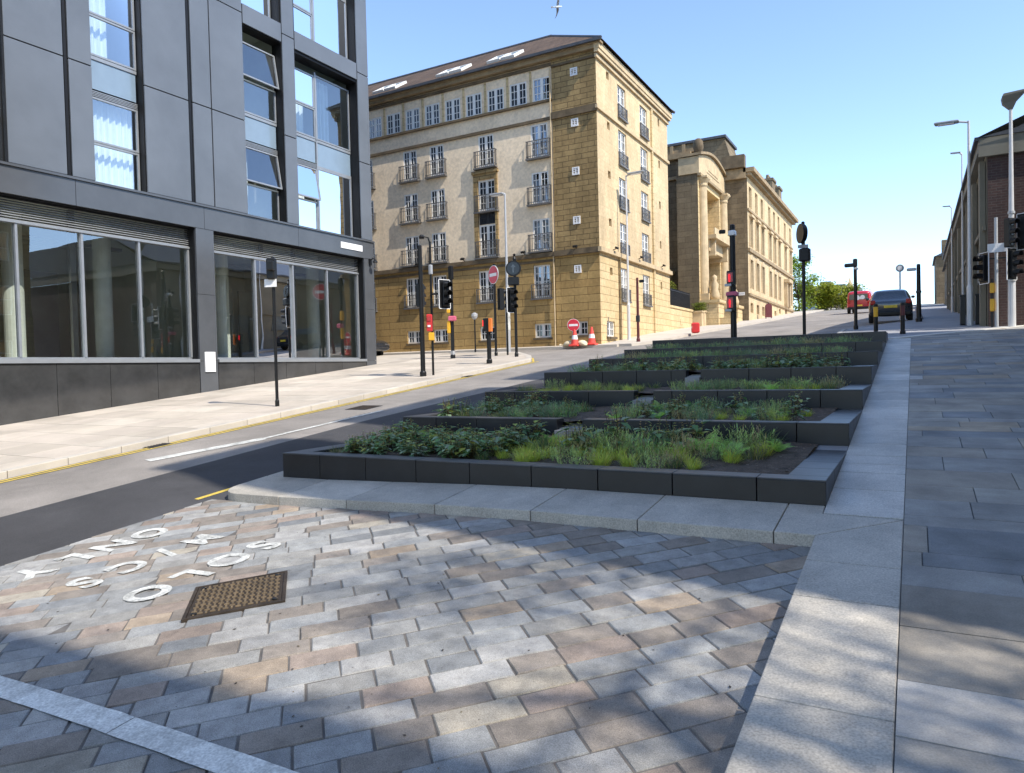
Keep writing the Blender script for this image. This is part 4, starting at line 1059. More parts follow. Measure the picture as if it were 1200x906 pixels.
mb = MB(); FC.box(mb, 47.4, 52, 10.05, 10.3, -.8, .85); FC.box(mb, 47.6, 51.8, 9.3, 10.05, -.3, .8); 
for u in (47.9, 51.4): FC.box(mb, u, u + .3, 9.0, 10.05, -.6, .8)
FC.box(mb, 47.5, 51.9, 10.3, 10.75, -.7, -.62); PC(mb, 'door_hood', 'gold_trim')
mb = MB(); FC.box(mb, 48.3, 49.2, 4.6, 9.0, .84, .89); FC.box(mb, 50.2, 51.1, 4.6, 9.0, .84, .89); FC.box(mb, 48.9, 50.5, 4.5, 7.4, .8, .84); PC(mb, 'door', 'interior_dark')
mb = MB(); FC.box(mb, 49.3, 50.1, 4.6, 9.3, .7, .89); FC.box(mb, 48.0, 48.25, 4.6, 9.3, .7, .89); FC.box(mb, 51.15, 51.4, 4.6, 9.3, .7, .89); PC(mb, 'door_jamb', 'gold_trim')
mb = MB(); mb.lathe([(.1, 0), (.22, .1), (.33, .5), (.3, .85), (.15, 1.05), (.0, 1.1)], (X0, 46.4, 15.2), 14); PC(mb, 'acroterion', 'string_stone', smooth=True)
FW = Fac((0, 47.3, 0), (1, 0, 0), (0, 1, 0))
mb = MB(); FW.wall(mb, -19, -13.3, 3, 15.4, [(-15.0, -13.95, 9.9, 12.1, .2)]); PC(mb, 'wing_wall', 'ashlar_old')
mb = MB(); FW.box(mb, -19, -12.6, 15.4, 15.75, -.3, 0); FW.box(mb, -19, -12.3, 15.75, 16.0, -.1, 1.5); FW.box(mb, -19, -13.3, 14.1, 14.3, -.15, 0); FW.box(mb, -13.5, -13.31, 3, 14.1, -.4, 0)
for x in (-14.0, -13.2, -15): FW.box(mb, x, x + .2, 15.75, 16.3, -.16, -.1)
PC(mb, 'parapet', 'trim_stone')
fr, gl = casement(FW, -15.0, -13.95, 9.9, 12.1, .15, 4); w_ = PC(fr, 'window', 'white_frame'); gl.build('pane', 'dark_glass', w_)
bk = MB(); FW.quad(bk, -15.3, -13.7, 9.5, 12.5, .6); bk.build('dark_room', 'interior_dark', w_)
# porch lean-to with arch beside the hotel
mb = MB(); mb.box(-17, -14.0, 44.3, 47.3, 7.4, 7.9); mb.box(-17, -13.85, 44.15, 47.3, 7.9, 8.1); mb.box(-14.3, -14.0, 44.3, 44.6, 4, 7.4); mb.box(-17, -14.3, 44.3, 44.5, 6.6, 7.4); mb.cyl((-14.05, 44.2, 7.6), (-13.75, 44.2, 7.6), .35, seg=18); PC(mb, 'porch', 'ashlar_gold')
mb = MB(); mb.box(-15.6, -14.5, 47.2, 47.28, 4.3, 6.6); PC(mb, 'porch_door', 'interior_dark')

# boundary wall, railings and hedge planters in front of the chapel
gw = thing('garden_wall', (-12.2, 40.5, T(-12, 40.5)), 'low golden stone garden wall with black railings between the two stone buildings', 'wall')
mb = MB(); FC2 = Fac((-12.0, 0, 0), (0, 1, 0), (-1, 0, 0)); FC2.box(mb, 39.75, 44.6, 3, 5.15, 0, .3); FC2.box(mb, 39.75, 44.7, 5.15, 5.28, -.05, .35); FC2.box(mb, 41.9, 42.3, 4.25, 4.6, -.02, 0); mb.build('wall', 'ashlar_gold', gw)
mb = MB()
for i in range(40): FC2.box(mb, 39.8 + i * .12, 39.83 + i * .12, 5.28, 6.3, .12, .15)
FC2.box(mb, 39.75, 44.6, 6.18, 6.22, .11, .16); mb.build('railing', 'iron', gw)
for k, (yy, lab) in enumerate(((44.9, 'square stone planter box nearest the garden wall'), (45.5, 'square stone planter box next to the portico pedestal'))):
    pl = thing('planter_box', (-11.7 + .0, yy, T(-11.7, yy)), lab, 'planter'); mb = MB(); z = T(-11.7, yy)
    mb.box(-12.0, -11.45, yy - .25, yy + .25, z - .1, z + .85); mb.box(-12.05, -11.4, yy - .3, yy + .3, z + .85, z + .95); mb.build('box', 'gold_trim', pl)
    lf = MB(); r = random.Random(k)
    for i in range(260):
        a = r.random() * 6.28; rr_ = .42 * r.random() ** .5; leaf(lf, (-11.72 + math.cos(a) * rr_, yy + math.sin(a) * rr_ * .7, z + .95 + r.random() * .5), r.random() * 6.28, r.uniform(-.2, .9), .14, .07, vary((.16, .2, .03), r))
    lf.build('shrub', 'leaf', pl, recalc=False)
bs = MB(); r = random.Random(5)
for i in range(700):
    a = r.random() * 6.28; b = r.uniform(-1, 1); q = (1 - b * b) ** .5 * r.random() ** .3
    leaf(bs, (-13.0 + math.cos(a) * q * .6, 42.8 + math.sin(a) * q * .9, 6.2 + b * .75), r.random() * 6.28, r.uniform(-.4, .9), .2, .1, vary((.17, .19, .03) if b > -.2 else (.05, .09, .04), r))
sh = thing('garden_shrub', (-13, 42.8, T(-13, 42.8)), 'yellow green shrub behind the black railings of the garden wall', 'shrub')
bs.build('foliage', 'leaf', sh, recalc=False); mb = MB(); mb.cyl((-13, 42.8, 4), (-13, 42.8, 6), .06, .03); mb.build('stem', 'bark', sh)

# ---------------------------------------------------------------- long stone range beyond
lr = thing('terrace_building', (-10.5, 53.5, T(-10.5, 53.5)), 'long three storey golden stone building with tall windows and chimneys beyond the chapel', 'building')
PL = lambda mb, n, m, **kw: mb.build(n, m, lr, **kw)
FL = Fac((-10.3, 0, 0), (0, 1, 0), (-1, 0, 0)); YA, YB = 53.3, 74.9
bays = [54.45, 56.75, 59.0, 62.3, 64.6, 66.9, 70.4, 73.5]
ops = []; lw = []
for j, c in enumerate(bays):
    for z0, z1, kd in ((13.05, 14.6, 'top'), (10.3, 12.35, 'mid'), (7.3, 9.4, 'gr'), (5.55, 6.25, 'low')):
        if j == 6 and kd in ('gr', 'low'): continue
        if kd == 'low' and c > 66: z0, z1 = 6.15, 6.55
        ops.append((c - .5, c + .5, z0, z1, .22)); lw.append((c - .5, c + .5, z0, z1, kd))
ops.append((69.8, 71.0, 5.9, 9.0, .4))
mb = MB(); FL.wall(mb, YA, YB, 3, 15.4, ops); PL(mb, 'front_wall', 'ashlar_smooth')
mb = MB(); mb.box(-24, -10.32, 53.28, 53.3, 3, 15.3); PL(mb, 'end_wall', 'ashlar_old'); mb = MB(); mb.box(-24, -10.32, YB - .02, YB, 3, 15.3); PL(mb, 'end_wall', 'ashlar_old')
mb = MB(); FL.box(mb, YA - .2, YB + .3, 15.2, 15.4, -.3, 0); FL.box(mb, YA - .3, YB + .5, 15.4, 15.7, -.55, .2); FL.box(mb, YA, YB, 9.85, 10.1, -.15, 0); FL.box(mb, YA, YB, 12.75, 12.9, -.1, 0); FL.box(mb, YA, YB, 6.72, 6.88, -.12, 0)
mb.box(-13, -10.32, 53.0, 53.28, 15.0, 15.7); PL(mb, 'cornice', 'trim_stone')
for a, b, z0, z1, kd in lw:
    mb = MB()
    if kd == 'mid': FL.box(mb, a - .15, b + .15, z1 + .03, z1 + .2, -.22, 0); FL.box(mb, a - .14, a - .01, z0, z1, -.06, 0); FL.box(mb, b + .01, b + .14, z0, z1, -.06, 0)
    if kd == 'gr':
        c = (a + b) / 2; ar = [(c + .62 * math.cos(t), z1 - .05 + .4 * math.sin(t)) for t in [PI * i / 8 for i in range(9)]]
        mb.loft([[FL.P(u, z, -.07) for u, z in ar], [FL.P(u, z, -.003) for u, z in ar]]); FL.box(mb, a - .14, a - .01, z0, z1 - .06, -.06, 0); FL.box(mb, b + .01, b + .14, z0, z1 - .06, -.06, 0)
    if mb.v: PL(mb, 'window_surround', 'gold_trim')
mb = MB(); FL.box(mb, 69.4, 69.75, 6.9, 9.3, -.3, 0); FL.box(mb, 71.05, 71.4, 6.9, 9.3, -.3, 0); FL.box(mb, 69.3, 71.5, 9.1, 9.4, -.5, 0); PL(mb, 'door_surround', 'gold_trim')
mb = MB(); FL.box(mb, 69.85, 70.95, 5.9, 8.95, .3, .36); PL(mb, 'door', 'maroon')
for a, b, z0, z1, kd in lw:
    fr = MB(); gl = MB(); FL.frame(fr, a, b, z0, z1, .06, .14, .2); FL.box(fr, a + .06, b - .06, (z0 + z1) / 2 - .025, (z0 + z1) / 2 + .025, .13, .19); FL.quad(gl, a + .04, b - .04, z0 + .04, z1 - .04, .18)
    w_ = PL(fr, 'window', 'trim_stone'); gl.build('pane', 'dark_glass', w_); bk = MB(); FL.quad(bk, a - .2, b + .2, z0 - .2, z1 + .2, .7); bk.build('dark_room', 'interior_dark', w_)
mb = MB(); mb.face([(-10.2, YA, 15.7), (-10.2, YB, 15.7), (-15, YB - 1, 17.4), (-15, YA + 1, 17.4)]); mb.face([(-15, YA + 1, 17.4), (-15, YB - 1, 17.4), (-24, YB, 15.7), (-24, YA, 15.7)]); mb.face([(-10.2, YA, 15.7), (-15, YA + 1, 17.4), (-24, YA, 15.7)]); mb.face([(-10.2, YB, 15.7), (-15, YB - 1, 17.4), (-24, YB, 15.7)]); PL(mb, 'roof', 'slate')
for y0 in (67.0, 70.6):
    mb = MB(); mb.box(-11.7, -10.8, y0, y0 + 1.5, 15.71, 17.9); mb.box(-11.8, -10.7, y0 - .1, y0 + 1.6, 17.9, 18.1)
    for q in (.4, 1.1): mb.cyl((-11.25, y0 + q, 18.1), (-11.25, y0 + q, 18.5), .15, .12)
    PL(mb, 'chimney', 'ashlar_old')
mb = MB(); g_ = [(-19, 16), (-12.3, 15.6), (-11.7, 17.0), (-12.1, 18.5), (-19, 18.5)]
mb.loft([[(x, 54.5, z) for x, z in g_], [(x, 58, z) for x, z in g_]]); PL(mb, 'gable_block', 'ashlar_old')
mb = MB(); mb.box(-19, -11.95, 54.3, 58.2, 18.5, 18.68); PL(mb, 'gable_roof', 'slate')
mb = MB(); mb.box(-11.9, -10.35, 52.7, 53.26, 15.72, 16.6); PL(mb, 'parapet_block', 'string_stone')

# ---------------------------------------------------------------- brown brick building on the right
bb = thing('brick_building', (2.1, 28.2, T(2, 28)), 'long dark brown brick building with a pale fascia on the right side of the street', 'building')
PB = lambda mb, n, m, **kw: mb.build(n, m, bb, **kw)
mb = MB(); mb.box(2.12, 30, 28.2, 28.4, 1, 8.42); PB(mb, 'end_wall', 'brown_brick')
mb = MB(); mb.box(2.1, 2.3, 28.42, 60, 1, 8.6); PB(mb, 'street_wall', 'wall_tan')
mb = MB(); y = 28.25
for i in range(9): mb.box(1.92, 2.08, 28.6 + i * 3.5, 29.1 + i * 3.5, 2, 8.4)
mb.box(1.98, 2.08, 28.42, 60, 6.1, 6.25); PB(mb, 'buttress', 'wall_tan')
mb = MB(); mb.box(1.86, 30, 28.05, 28.19, 8.43, 9.02); mb.box(1.86, 2.09, 28.195, 60.2, 8.62, 9.02); PB(mb, 'fascia', 'fascia')
mb = MB(); mb.face([(1.8, 28.0, 9.04), (1.8, 60.4, 9.04), (6.5, 60.4, 10.9), (6.5, 28.0, 10.9)]); mb.face([(6.5, 28, 10.9), (6.5, 60.4, 10.9), (30, 60.4, 10.9), (30, 28, 10.9)])
mb.face([(1.8, 28.0, 9.03), (2.9, 28.0, 9.2), (6.5, 28, 10.9), (30, 28, 10.9), (30, 28, 9.03)])
mb.box(1.75, 1.85, 28, 60.4, 8.95, 9.06); PB(mb, 'roof', 'slate')
mb = MB(); mb.box(2.3, 30, 59.8, 60, 2, 9); mb.box(29.9, 30, 28.4, 59.8, 2, 9); PB(mb, 'rear_wall', 'brown_brick')
for i in range(7):
    mb = MB(); y = 30.2 + i * 3.5; mb.box(2.03, 2.09, y, y + 1.4, 4.6 + .3 * i * .8, 5.7 + .3 * i * .8); PB(mb, 'wall_panel', 'interior_dark')
# ramp handrail on the brick building and far stone houses
for k, (x, y, h, lab) in enumerate(((2.4, 68, 3.6, 'old stone house with a dark roof just past the brick building'), (1.9, 82, 4.6, 'farther old stone house with a chimney at the crest of the street'))):
    hs = thing('stone_house', (x + 2, y, T(x, y)), lab, 'house'); z = T(x, y)
    mb = MB(); mb.box(x, x + 7, y, y + 8, z - 1, z + h); mb.build('wall', 'ashlar_old', hs)
    mb = MB(); mb.loft([[(x - .2, y - .2, z + h), (x + 7.2, y - .2, z + h), (x + 3.5, y - .2, z + h + 1.6)], [(x - .2, y + 8.2, z + h), (x + 7.2, y + 8.2, z + h), (x + 3.5, y + 8.2, z + h + 1.6)]]); rf = mb.build('roof', 'slate', hs)
    mb = MB(); mb.box(x + .5, x + 1.3, y + 1, y + 1.8, z + h, z + h + 1.7); mb.build('chimney', 'ashlar_old', rf)
    for q in range(3): mb = MB(); mb.box(x - .02, x + .05, y + 1 + q * 2.3, y + 2 + q * 2.3, z + 1.0, z + 2.4); mb.build('window', 'interior_dark', hs)
# pale building behind the trees at the crest
fb = thing('distant_building', (-10.6, 125, T(-10, 125)), 'grey flat roofed building with a spire behind the trees at the crest', 'building')
mb = MB(); mb.box(-16, -9.6, 125, 135, 5, 13.2); mb.build('wall', 'ashlar_old', fb)
mb = MB(); mb.box(-16.2, -9.5, 124.8, 135, 13.2, 13.9); mb.box(-13, -11.5, 125, 127, 13.9, 14.5); mb.build('roof', 'slate', fb)
mb = MB(); mb.box(-11.3, -9.9, 124.7, 124.8, 12.3, 13.1); mb.box(-15.5, -13, 124.9, 124.99, 10, 11.4); mb.build('window', 'spandrel', fb)
mb = MB(); mb.box(-9.6, -8.0, 126, 128, 5, 12.2); mb.loft([[(-9.6, 126, 12.2), (-8, 126, 12.2), (-8, 128, 12.2), (-9.6, 128, 12.2)], [(-9.0, 126.9, 15.0), (-8.9, 126.9, 15.0), (-8.9, 127, 15.0), (-9.0, 127, 15.0)]]); mb.build('spire', 'ashlar_gold', fb)

# ---------------------------------------------------------------- buildings behind and right of the viewer (unseen; they shade the foreground, gaps added for sun patches)
FO = lambda x: Fac((x, 0, 0), (0, 1, 0), (1, 0, 0))
def opposite(y0, y1, x, ztop, label, m, seed):
    o = thing('unseen_stone_building', (x, (y0 + y1) / 2, T(x, (y0 + y1) / 2)), label, 'building'); f = FO(x); r = random.Random(seed); ops = []
    zb = T(8, y0); n = max(1, int((y1 - y0) / 2.6)); st = (y1 - y0) / n
    for i in range(n):
        c = y0 + st * (i + .5)
        z = zb + 1.2
        while z < ztop - 2.2: ops.append((c - min(.55, st * .3), c + min(.55, st * .3), z, z + 1.7, .2)); z += 3.1
    mb = MB(); f.wall(mb, y0, y1, -4, ztop, ops); mb.box(x + .02, x + 9, y0, y0 + .02, -4, ztop); mb.box(x + .02, x + 9, y1 - .02, y1, -4, ztop); mb.box(x + 8.9, x + 9, y0 + .05, y1 - .05, -4, ztop); mb.build('wall', m, o)
    mb = MB(); f.box(mb, y0 - .02, y1 + .02, ztop, ztop + .3, -.25, 9); mb.build('cornice', 'trim_stone', o)
    for a, b, z0, z1, _ in ops:
        fr = MB(); f.frame(fr, a, b, z0, z1, .07, .12, .18); f.box(fr, a, b, (z0 + z1) / 2 - .03, (z0 + z1) / 2 + .03, .11, .17); w_ = fr.build('window', 'white_frame', o)
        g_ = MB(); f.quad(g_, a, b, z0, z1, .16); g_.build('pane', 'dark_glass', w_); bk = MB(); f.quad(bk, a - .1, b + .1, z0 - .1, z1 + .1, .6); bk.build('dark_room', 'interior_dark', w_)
SX = 7.2
ztop = lambda y: .35 + .0985 * y + (SX + 9.3) * math.tan(R(SUN_EL)) / math.cos(R(SUN_AZ))
opposite(-26, -.8, SX, ztop(-2), 'unseen tall stone building facing the parking bay, lowest along the right side', 'ashlar_gold', 1)
opposite(3.2, 5.6, SX, ztop(5.5), 'unseen narrow stone building between two leafy gaps added to let sun through', 'ashlar_smooth', 2)
opposite(7.2, 12.4, SX, ztop(11), 'unseen stone building opposite the planters between two gaps added for sunlight', 'ashlar_gold', 3)
opposite(14.0, 23.6, SX, ztop(17), 'unseen tall stone building at the upper corner of the right side', 'ashlar_quoin', 4)
# ============================================================ TREES
def tree(name, x, y, h, rad, label, group=None, n=2600, cz=.62, col=(.12, .16, .02), ls=.2, sq=1.0, seed=1, base=None, trunk=.1, hollow=.45):
    r = random.Random(seed); z = T(x, y) if base is None else base
    o = thing(name, (x, y, z), label, 'tree', group)
    tr = MB(); c = Vector((x, y, z + h * cz)); th = h * cz
    pts = [Vector((x + r.uniform(-.1, .1) * k, y + r.uniform(-.1, .1) * k, z - .1 + th * k / 4)) for k in range(5)]
    tr.tube(pts, [trunk * (1.25 - .2 * k) for k in range(5)], 8)
    clumps = []; hh = h * (1 - cz)
    for k in range(26):
        while True:
            v = Vector((r.uniform(-1, 1), r.uniform(-1, 1), r.uniform(-1, 1)))
            if hollow < v.length < 1: break
        q = c + Vector((v.x * rad, v.y * rad, v.z * hh * sq)); clumps.append((q, rad * r.uniform(.25, .45)))
        a = pts[r.randint(2, 4)]; m_ = (a + q) / 2 + Vector((0, 0, -.1 * rad))
        tr.tube([a, m_, q], [trunk * .4, trunk * .22, trunk * .08], 5)
    tr.build('trunk', 'bark', o)
    lf = MB()
    for k in range(n):
        q, cr = r.choice(clumps); v = Vector((r.gauss(0, .5), r.gauss(0, .5), r.gauss(0, .42))) * cr
        f = .75 + .25 * r.random(); leaf(lf, q + v, r.random() * 6.28, r.uniform(-.8, .9), ls * r.uniform(.6, 1.2), ls * .6, vary((col[0] * f, col[1] * f, col[2] * f), r, .3), .15)
    lf.build('crown', 'leaf', o, recalc=False)
tree('broadleaf_tree', -11.0, 84, 5.6, 2.3, 'taller bright green tree right beside the end of the long stone building', 'street trees at the crest', 5500, .5, (.27, .38, .05), .26, 1.15, 11)
tree('broadleaf_tree', -9.1, 87, 3.9, 2.1, 'low rounded yellow green tree left of the red van', 'street trees at the crest', 5500, .48, (.36, .4, .045), .26, 1.0, 12, hollow=.2)
tree('broadleaf_tree', -6.9, 88, 2.7, 2.2, 'smallest yellow green bushy tree nearest the red van', 'street trees at the crest', 4500, .5, (.33, .37, .045), .26, 1.0, 13, hollow=.2)
tree('dapple_tree', 9.6, 1.3, 17.5, 3.0, 'unseen thin crowned tree added to dapple the sun on the parking bay', 'added dapple trees', 7500, .70, (.07, .1, .025), .095, 1.1, 21, trunk=.13)  # unseen trees added in the gaps to break up and limit sunlight
tree('dapple_tree', 9.8, 6.4, 18.5, 2.6, 'unseen dense tree added to limit the sun patch by the front planter', 'added dapple trees', 6500, .74, (.06, .09, .025), .18, 1.0, 22, trunk=.15)
tree('dapple_tree', 9.8, 13.2, 19.2, 2.6, 'unseen dense tree added to limit the sun patch by the third planter', 'added dapple trees', 6500, .74, (.06, .09, .025), .18, 1.0, 23, trunk=.15)

# ============================================================ STREET FURNITURE
def face_cam(x, y): return math.atan2(-x, y)   # heading that looks back down the street towards the viewer
def pole_mb(h, r0, r1=None, cap=True, z0=-.1):
    mb = MB(); r1 = r1 or r0
    mb.lathe([(r0 * 1.35, z0), (r0 * 1.35, .12), (r0, .16), (r1, h), (r1 * .6, h + .02), (0, h + .02)], seg=14); return mb
def sig_head(par, M4, h=.78, w=.3, aspects=3, board=True, lit=None):
    """signal head: M4 origin at its centre, -Y is the face"""
    mb = MB(); mb.rbox(M4, w * .8, .2, h, .02); hd = mb.build('signal_head', 'black_metal', par)
    if board:
        mb = MB(); mb.rbox(M4 @ Matrix.Translation((0, .0, 0)), w * 1.5, .015, h * 1.16, 0); mb.build('backing_board', 'black_metal', hd)
        mb = MB(); a, b = w * .75, h * .58
        for x0, x1, z0, z1 in ((-a - .02, -a, -b, b), (a, a + .02, -b, b), (-a, a, -b - .02, -b), (-a, a, b, b + .02)):
            mb.hexa([M4 @ Vector((x, y, z)) for z in (z0, z1) for x, y in ((x0, -.012), (x1, -.012), (x1, .012), (x0, .012))])
        mb.build('board_rim', 'sign_white', hd)
    for i in range(aspects):
        z = h * (.5 - (i + .5) / aspects); r = min(w * .33, h / aspects * .4)
        mb = MB(); rings = []
        for y, rr in ((-.1, r * 1.08), (-.3, r * 1.1)):
            rings.append([M4 @ Vector((rr * math.cos(t), y, z + rr * math.sin(t))) for t in [PI * (-.12) + PI * 1.24 * k / 12 for k in range(13)]])
        rings2 = [[p + (M4.to_3x3() @ Vector((0, 0, .012))) for p in rg] for rg in rings]
        mb.loft([rings[0], rings[1], rings2[1], rings2[0]], cap=False, closed=False); mb.build('visor', 'black_metal', hd)
        mb = MB(); mb.disc(M4 @ Vector((0, -.108, z)), M4.to_3x3() @ Vector((0, 1, 0)), r, .02, 16); mb.build('lens', 'signal_red' if lit == i else 'lens_dark', hd)
def bx(par, name, m, M4, sx, sy, sz, ch=.012): mb = MB(); mb.rbox(M4, sx, sy, sz, ch); return mb.build(name, m, par)
def base(x, y, off=0): return Vector((x, y, T(x, y) + off))

# A thin black pole by the clad building
def settle(o, p):
    """parts built about the origin move to p with their thing"""
    o.location = p
def new(name, label, cat, group=None): return thing(name, (0, 0, 0), label, cat, group)


o = new('sign_pole', 'thin black pole with a black lamp box and small white plate on the left pavement', 'pole')
pole_mb(3.47, .036).build('pole', 'black_metal', o)
bx(o, 'lamp_box', 'black_metal', Mx((.02, -.06, 3.2), .35), .2, .16, .5, .03); bx(o, 'visor', 'black_metal', Mx((.1, -.16, 3.25), .35), .16, .14, .22, .02)
bx(o, 'plate', 'sign_white', Mx((-.02, -.07, 2.87), .35), .3, .012, .18, .0); settle(o, base(-13.05, 12.05))

# B signal pole nearest on the left pavement
o = new('traffic_signal', 'thick black signal pole nearest the road corner with red and yellow button boxes', 'traffic light', 'traffic signals on the left pavement')
pole_mb(3.96, .075, .06).build('pole', 'black_metal', o)
sig_head(o, Mx((-.14, .16, 2.48), R(200)), .72, .26, 3, board=False)
mb = MB(); mb.cyl((.2, .25, -.1), (.2, .25, 4.1), .035); mb.tube([(.2, .25, 4.05), (.17, .2, 4.22), (.05, .1, 4.26)], .025); mb.lathe([(.07, -.06), (.09, 0), (.05, .06), (0, .07)], (.02, .08, 4.24), 12); mb.build('camera_post', 'black_metal', o)
bx(o, 'joint_band', 'grey_metal', Mx((.2, .25, 3.25)), .1, .1, .3, .02)
sig_head(o, Mx((.62, .35, 2.48), R(70)), .74, .26, 3, board=True)
bx(o, 'bracket', 'black_metal', Mx((.4, .3, 2.5), .2), .45, .05, .05)
b_ = bx(o, 'push_button', 'box_red', Mx((.2, .12, 1.62), .5), .17, .16, .52, .02); bx(b_, 'display', 'lamp_red', Mx((.2 + .04, .12 - .08, 1.74), .5), .11, .02, .14, 0); bx(b_, 'legend', 'sign_white', Mx((.2 + .04, .12 - .08, 1.52), .5), .09, .02, .06, 0)
bx(o, 'button_box', 'box_yellow', Mx((.26, .12, 1.2), .5), .17, .14, .24, .02); settle(o, base(-13.09, 17.88))

# D pole with yellow boxes
o = new('crossing_pole', 'black crossing pole with two yellow boxes and a pink band', 'traffic light', 'traffic signals on the left pavement')
pole_mb(3.69, .075, .06).build('pole', 'black_metal', o)
bx(o, 'pole_top', 'black_metal', Mx((0, 0, 3.45)), .17, .17, .55, .03); bx(o, 'upper_box', 'box_yellow', Mx((-.1, -.08, 2.04), .3), .13, .15, .42, .02); bx(o, 'lower_box', 'box_yellow', Mx((-.1, -.08, 1.26), .3), .13, .15, .5, .02)
bx(o, 'band', 'band_pink', Mx((.05, -.05, 1.6), .3), .3, .2, .2, .03); bx(o, 'foot_sleeve', 'grey_metal', Mx((.0, 0, .22)), .15, .15, .2, .03); settle(o, base(-16.3, 24.32))

# E small lamp post
o = new('lamp_bollard', 'short slim dark post with a grey lamp head before the brown stone wall', 'lamp post')
pole_mb(1.5, .03).build('pole', 'black_metal', o); mb = MB(); mb.lathe([(.03, 1.45), (.1, 1.5), (.14, 1.6), (.14, 1.7), (.05, 1.76), (0, 1.76)], seg=14); mb.build('lamp_head', 'grey_metal', o); settle(o, base(-17.04, 27.22))

# F pedestrian push button post
o = new('push_button_post', 'short black post with a red and orange pedestrian signal box on top', 'traffic light')
pole_mb(1.2, .075).build('pole', 'black_metal', o); b_ = bx(o, 'signal_box', 'black_metal', Mx((-.03, -.04, 1.34), .2), .24, .2, .46, .02); bx(b_, 'red_display', 'signal_red', Mx((-.1, -.13, 1.4), .2), .1, .05, .2, 0); bx(b_, 'orange_side', 'box_orange', Mx((.13, -.08, 1.33), .2), .1, .16, .46, .01); settle(o, base(-12.94, 21.57))

# G no entry sign
def no_entry(par, M4, r, ring=True):
    n_ = M4.to_3x3() @ Vector((0, 1, 0)); c = M4 @ Vector((0, 0, 0))
    mb = MB(); mb.disc(c + n_ * .012, n_, r * 1.0, .02, 32); d_ = mb.build('sign_back', 'sign_back', par)
    mb = MB(); mb.disc(c - n_ * .003, n_, r, .008, 32); mb.build('white_rim', 'sign_white', d_)
    mb = MB(); mb.disc(c - n_ * .009, n_, r * .94, .006, 32); mb.build('red_disc', 'sign_red', d_)
    mb = MB(); mb.hexa([M4 @ Vector((x, y, z)) for z in (-r * .17, r * .17) for x, y in ((-r * .72, -.017), (r * .72, -.017), (r * .72, -.0125), (-r * .72, -.0125))]); mb.build('white_bar', 'sign_white', d_)
o = new('no_entry_sign', 'red no entry sign with a white bar on a black pole, turned partly away', 'road sign')
pole_mb(3.64, .05).build('pole', 'black_metal', o); no_entry(o, Mx((0, -.07, 3.22), R(-28)), .37)
sig_head(o, Mx((.22, .1, 2.25), R(150)), .86, .28, 3, board=False); mb = MB(); mb.cyl((.42, .2, 0), (.42, .2, 2.55), .04); mb.build('signal_post', 'black_metal', o); settle(o, base(-14.61, 24.89))

# H tall street lamp by the corner
def lamp(name, label, h, arm, head_dir, pos, r0=.085, m='grey_metal', sleeve=1.6, hs=1):
    o = new(name, label, 'street lamp', 'street lamps')
    mb = MB(); mb.lathe([(r0 * 1.3, -.1), (r0 * 1.3, sleeve), (r0 * .9, sleeve + .1), (r0 * .5, h), (0, h + .02)], seg=14); mb.build('column', m, o)
    dx, dy = math.cos(head_dir), math.sin(head_dir); mb = MB(); mb.tube([(0, 0, h - .05), (dx * arm, dy * arm, h + .05)], .035); mb.build('arm', m, o)
    b_ = bx(o, 'lamp_head', 'grey_metal' if m != 'pale_metal' else 'sign_back', Mx((dx * (arm + .3 * hs), dy * (arm + .3 * hs), h + .07), head_dir, 0, -.06), .75 * hs, .26 * hs, .09 * hs, .03 * hs)
    bx(b_, 'lens', 'sign_white', Mx((dx * (arm + .32 * hs), dy * (arm + .32 * hs), h + .07 - .05 * hs), head_dir, 0, -.06), .5 * hs, .2 * hs, .02, 0); settle(o, pos); return o
o = lamp('street_lamp', 'tall slim grey street lamp in front of the beige wall, beside the no entry sign', 6.7, .12, R(170), base(-15.22, 27.0), .075)
mb = MB(); mb.cyl((0, 0, .9), (0, 0, 2.6), .105, seg=14); w_ = mb.build('sticker_sleeve', 'worn_white_paint', o); w_.matrix_parent_inverse = Matrix()
for i in range(9):
    s_ = bx(w_, 'sticker', rnd.choice(['box_red', 'sign_white', 'grey_metal']), Mx((rnd.uniform(-.05, .05), -.1, 1.0 + i * .17), rnd.uniform(-.4, .4)), .12, .02, .1, 0)

# I round black sign with signal
o = new('round_sign_signal', 'black signal pole with a round dark arrow sign above a signal head at the corner', 'traffic light', 'traffic signals on the left pavement')
pole_mb(3.75, .055).build('pole', 'black_metal', o); M4 = Mx((0, -.09, 3.34), R(20)); n_ = M4.to_3x3() @ Vector((0, 1, 0))
mb = MB(); mb.disc(M4 @ Vector((0, 0, 0)), n_, .29, .09, 32); d_ = mb.build('round_sign', 'black_metal', o)
mb = MB(); mb.disc(M4 @ Vector((0, -.05, 0)), n_, .24, .01, 32); mb.build('sign_face', 'lens_dark', d_)
mb = MB(); mb.raw([M4 @ Vector((x, y, z)) for y in (-.065, -.056) for x, z in ((-.03, -.16), (.03, -.16), (.03, .04), (.1, .04), (0, .17), (-.1, .04), (-.03, .04))], [tuple(range(7)), tuple(range(13, 6, -1))] + [(i, (i + 1) % 7, 7 + (i + 1) % 7, 7 + i) for i in range(7)]); mb.build('arrow', 'gloss_tile', d_)
mb = MB(); mb.lathe([(.06, 3.62), (.07, 3.72), (.03, 3.8), (.06, 3.88), (0, 3.92)], seg=12); mb.build('finial', 'black_metal', o)
bx(o, 'control_box', 'black_metal', Mx((.0, -.1, 2.86), R(20)), .42, .2, .32, .03); sig_head(o, Mx((-.1, -.12, 2.15), R(65)), .8, .27, 3, board=True); settle(o, base(-13.26, 24.13))

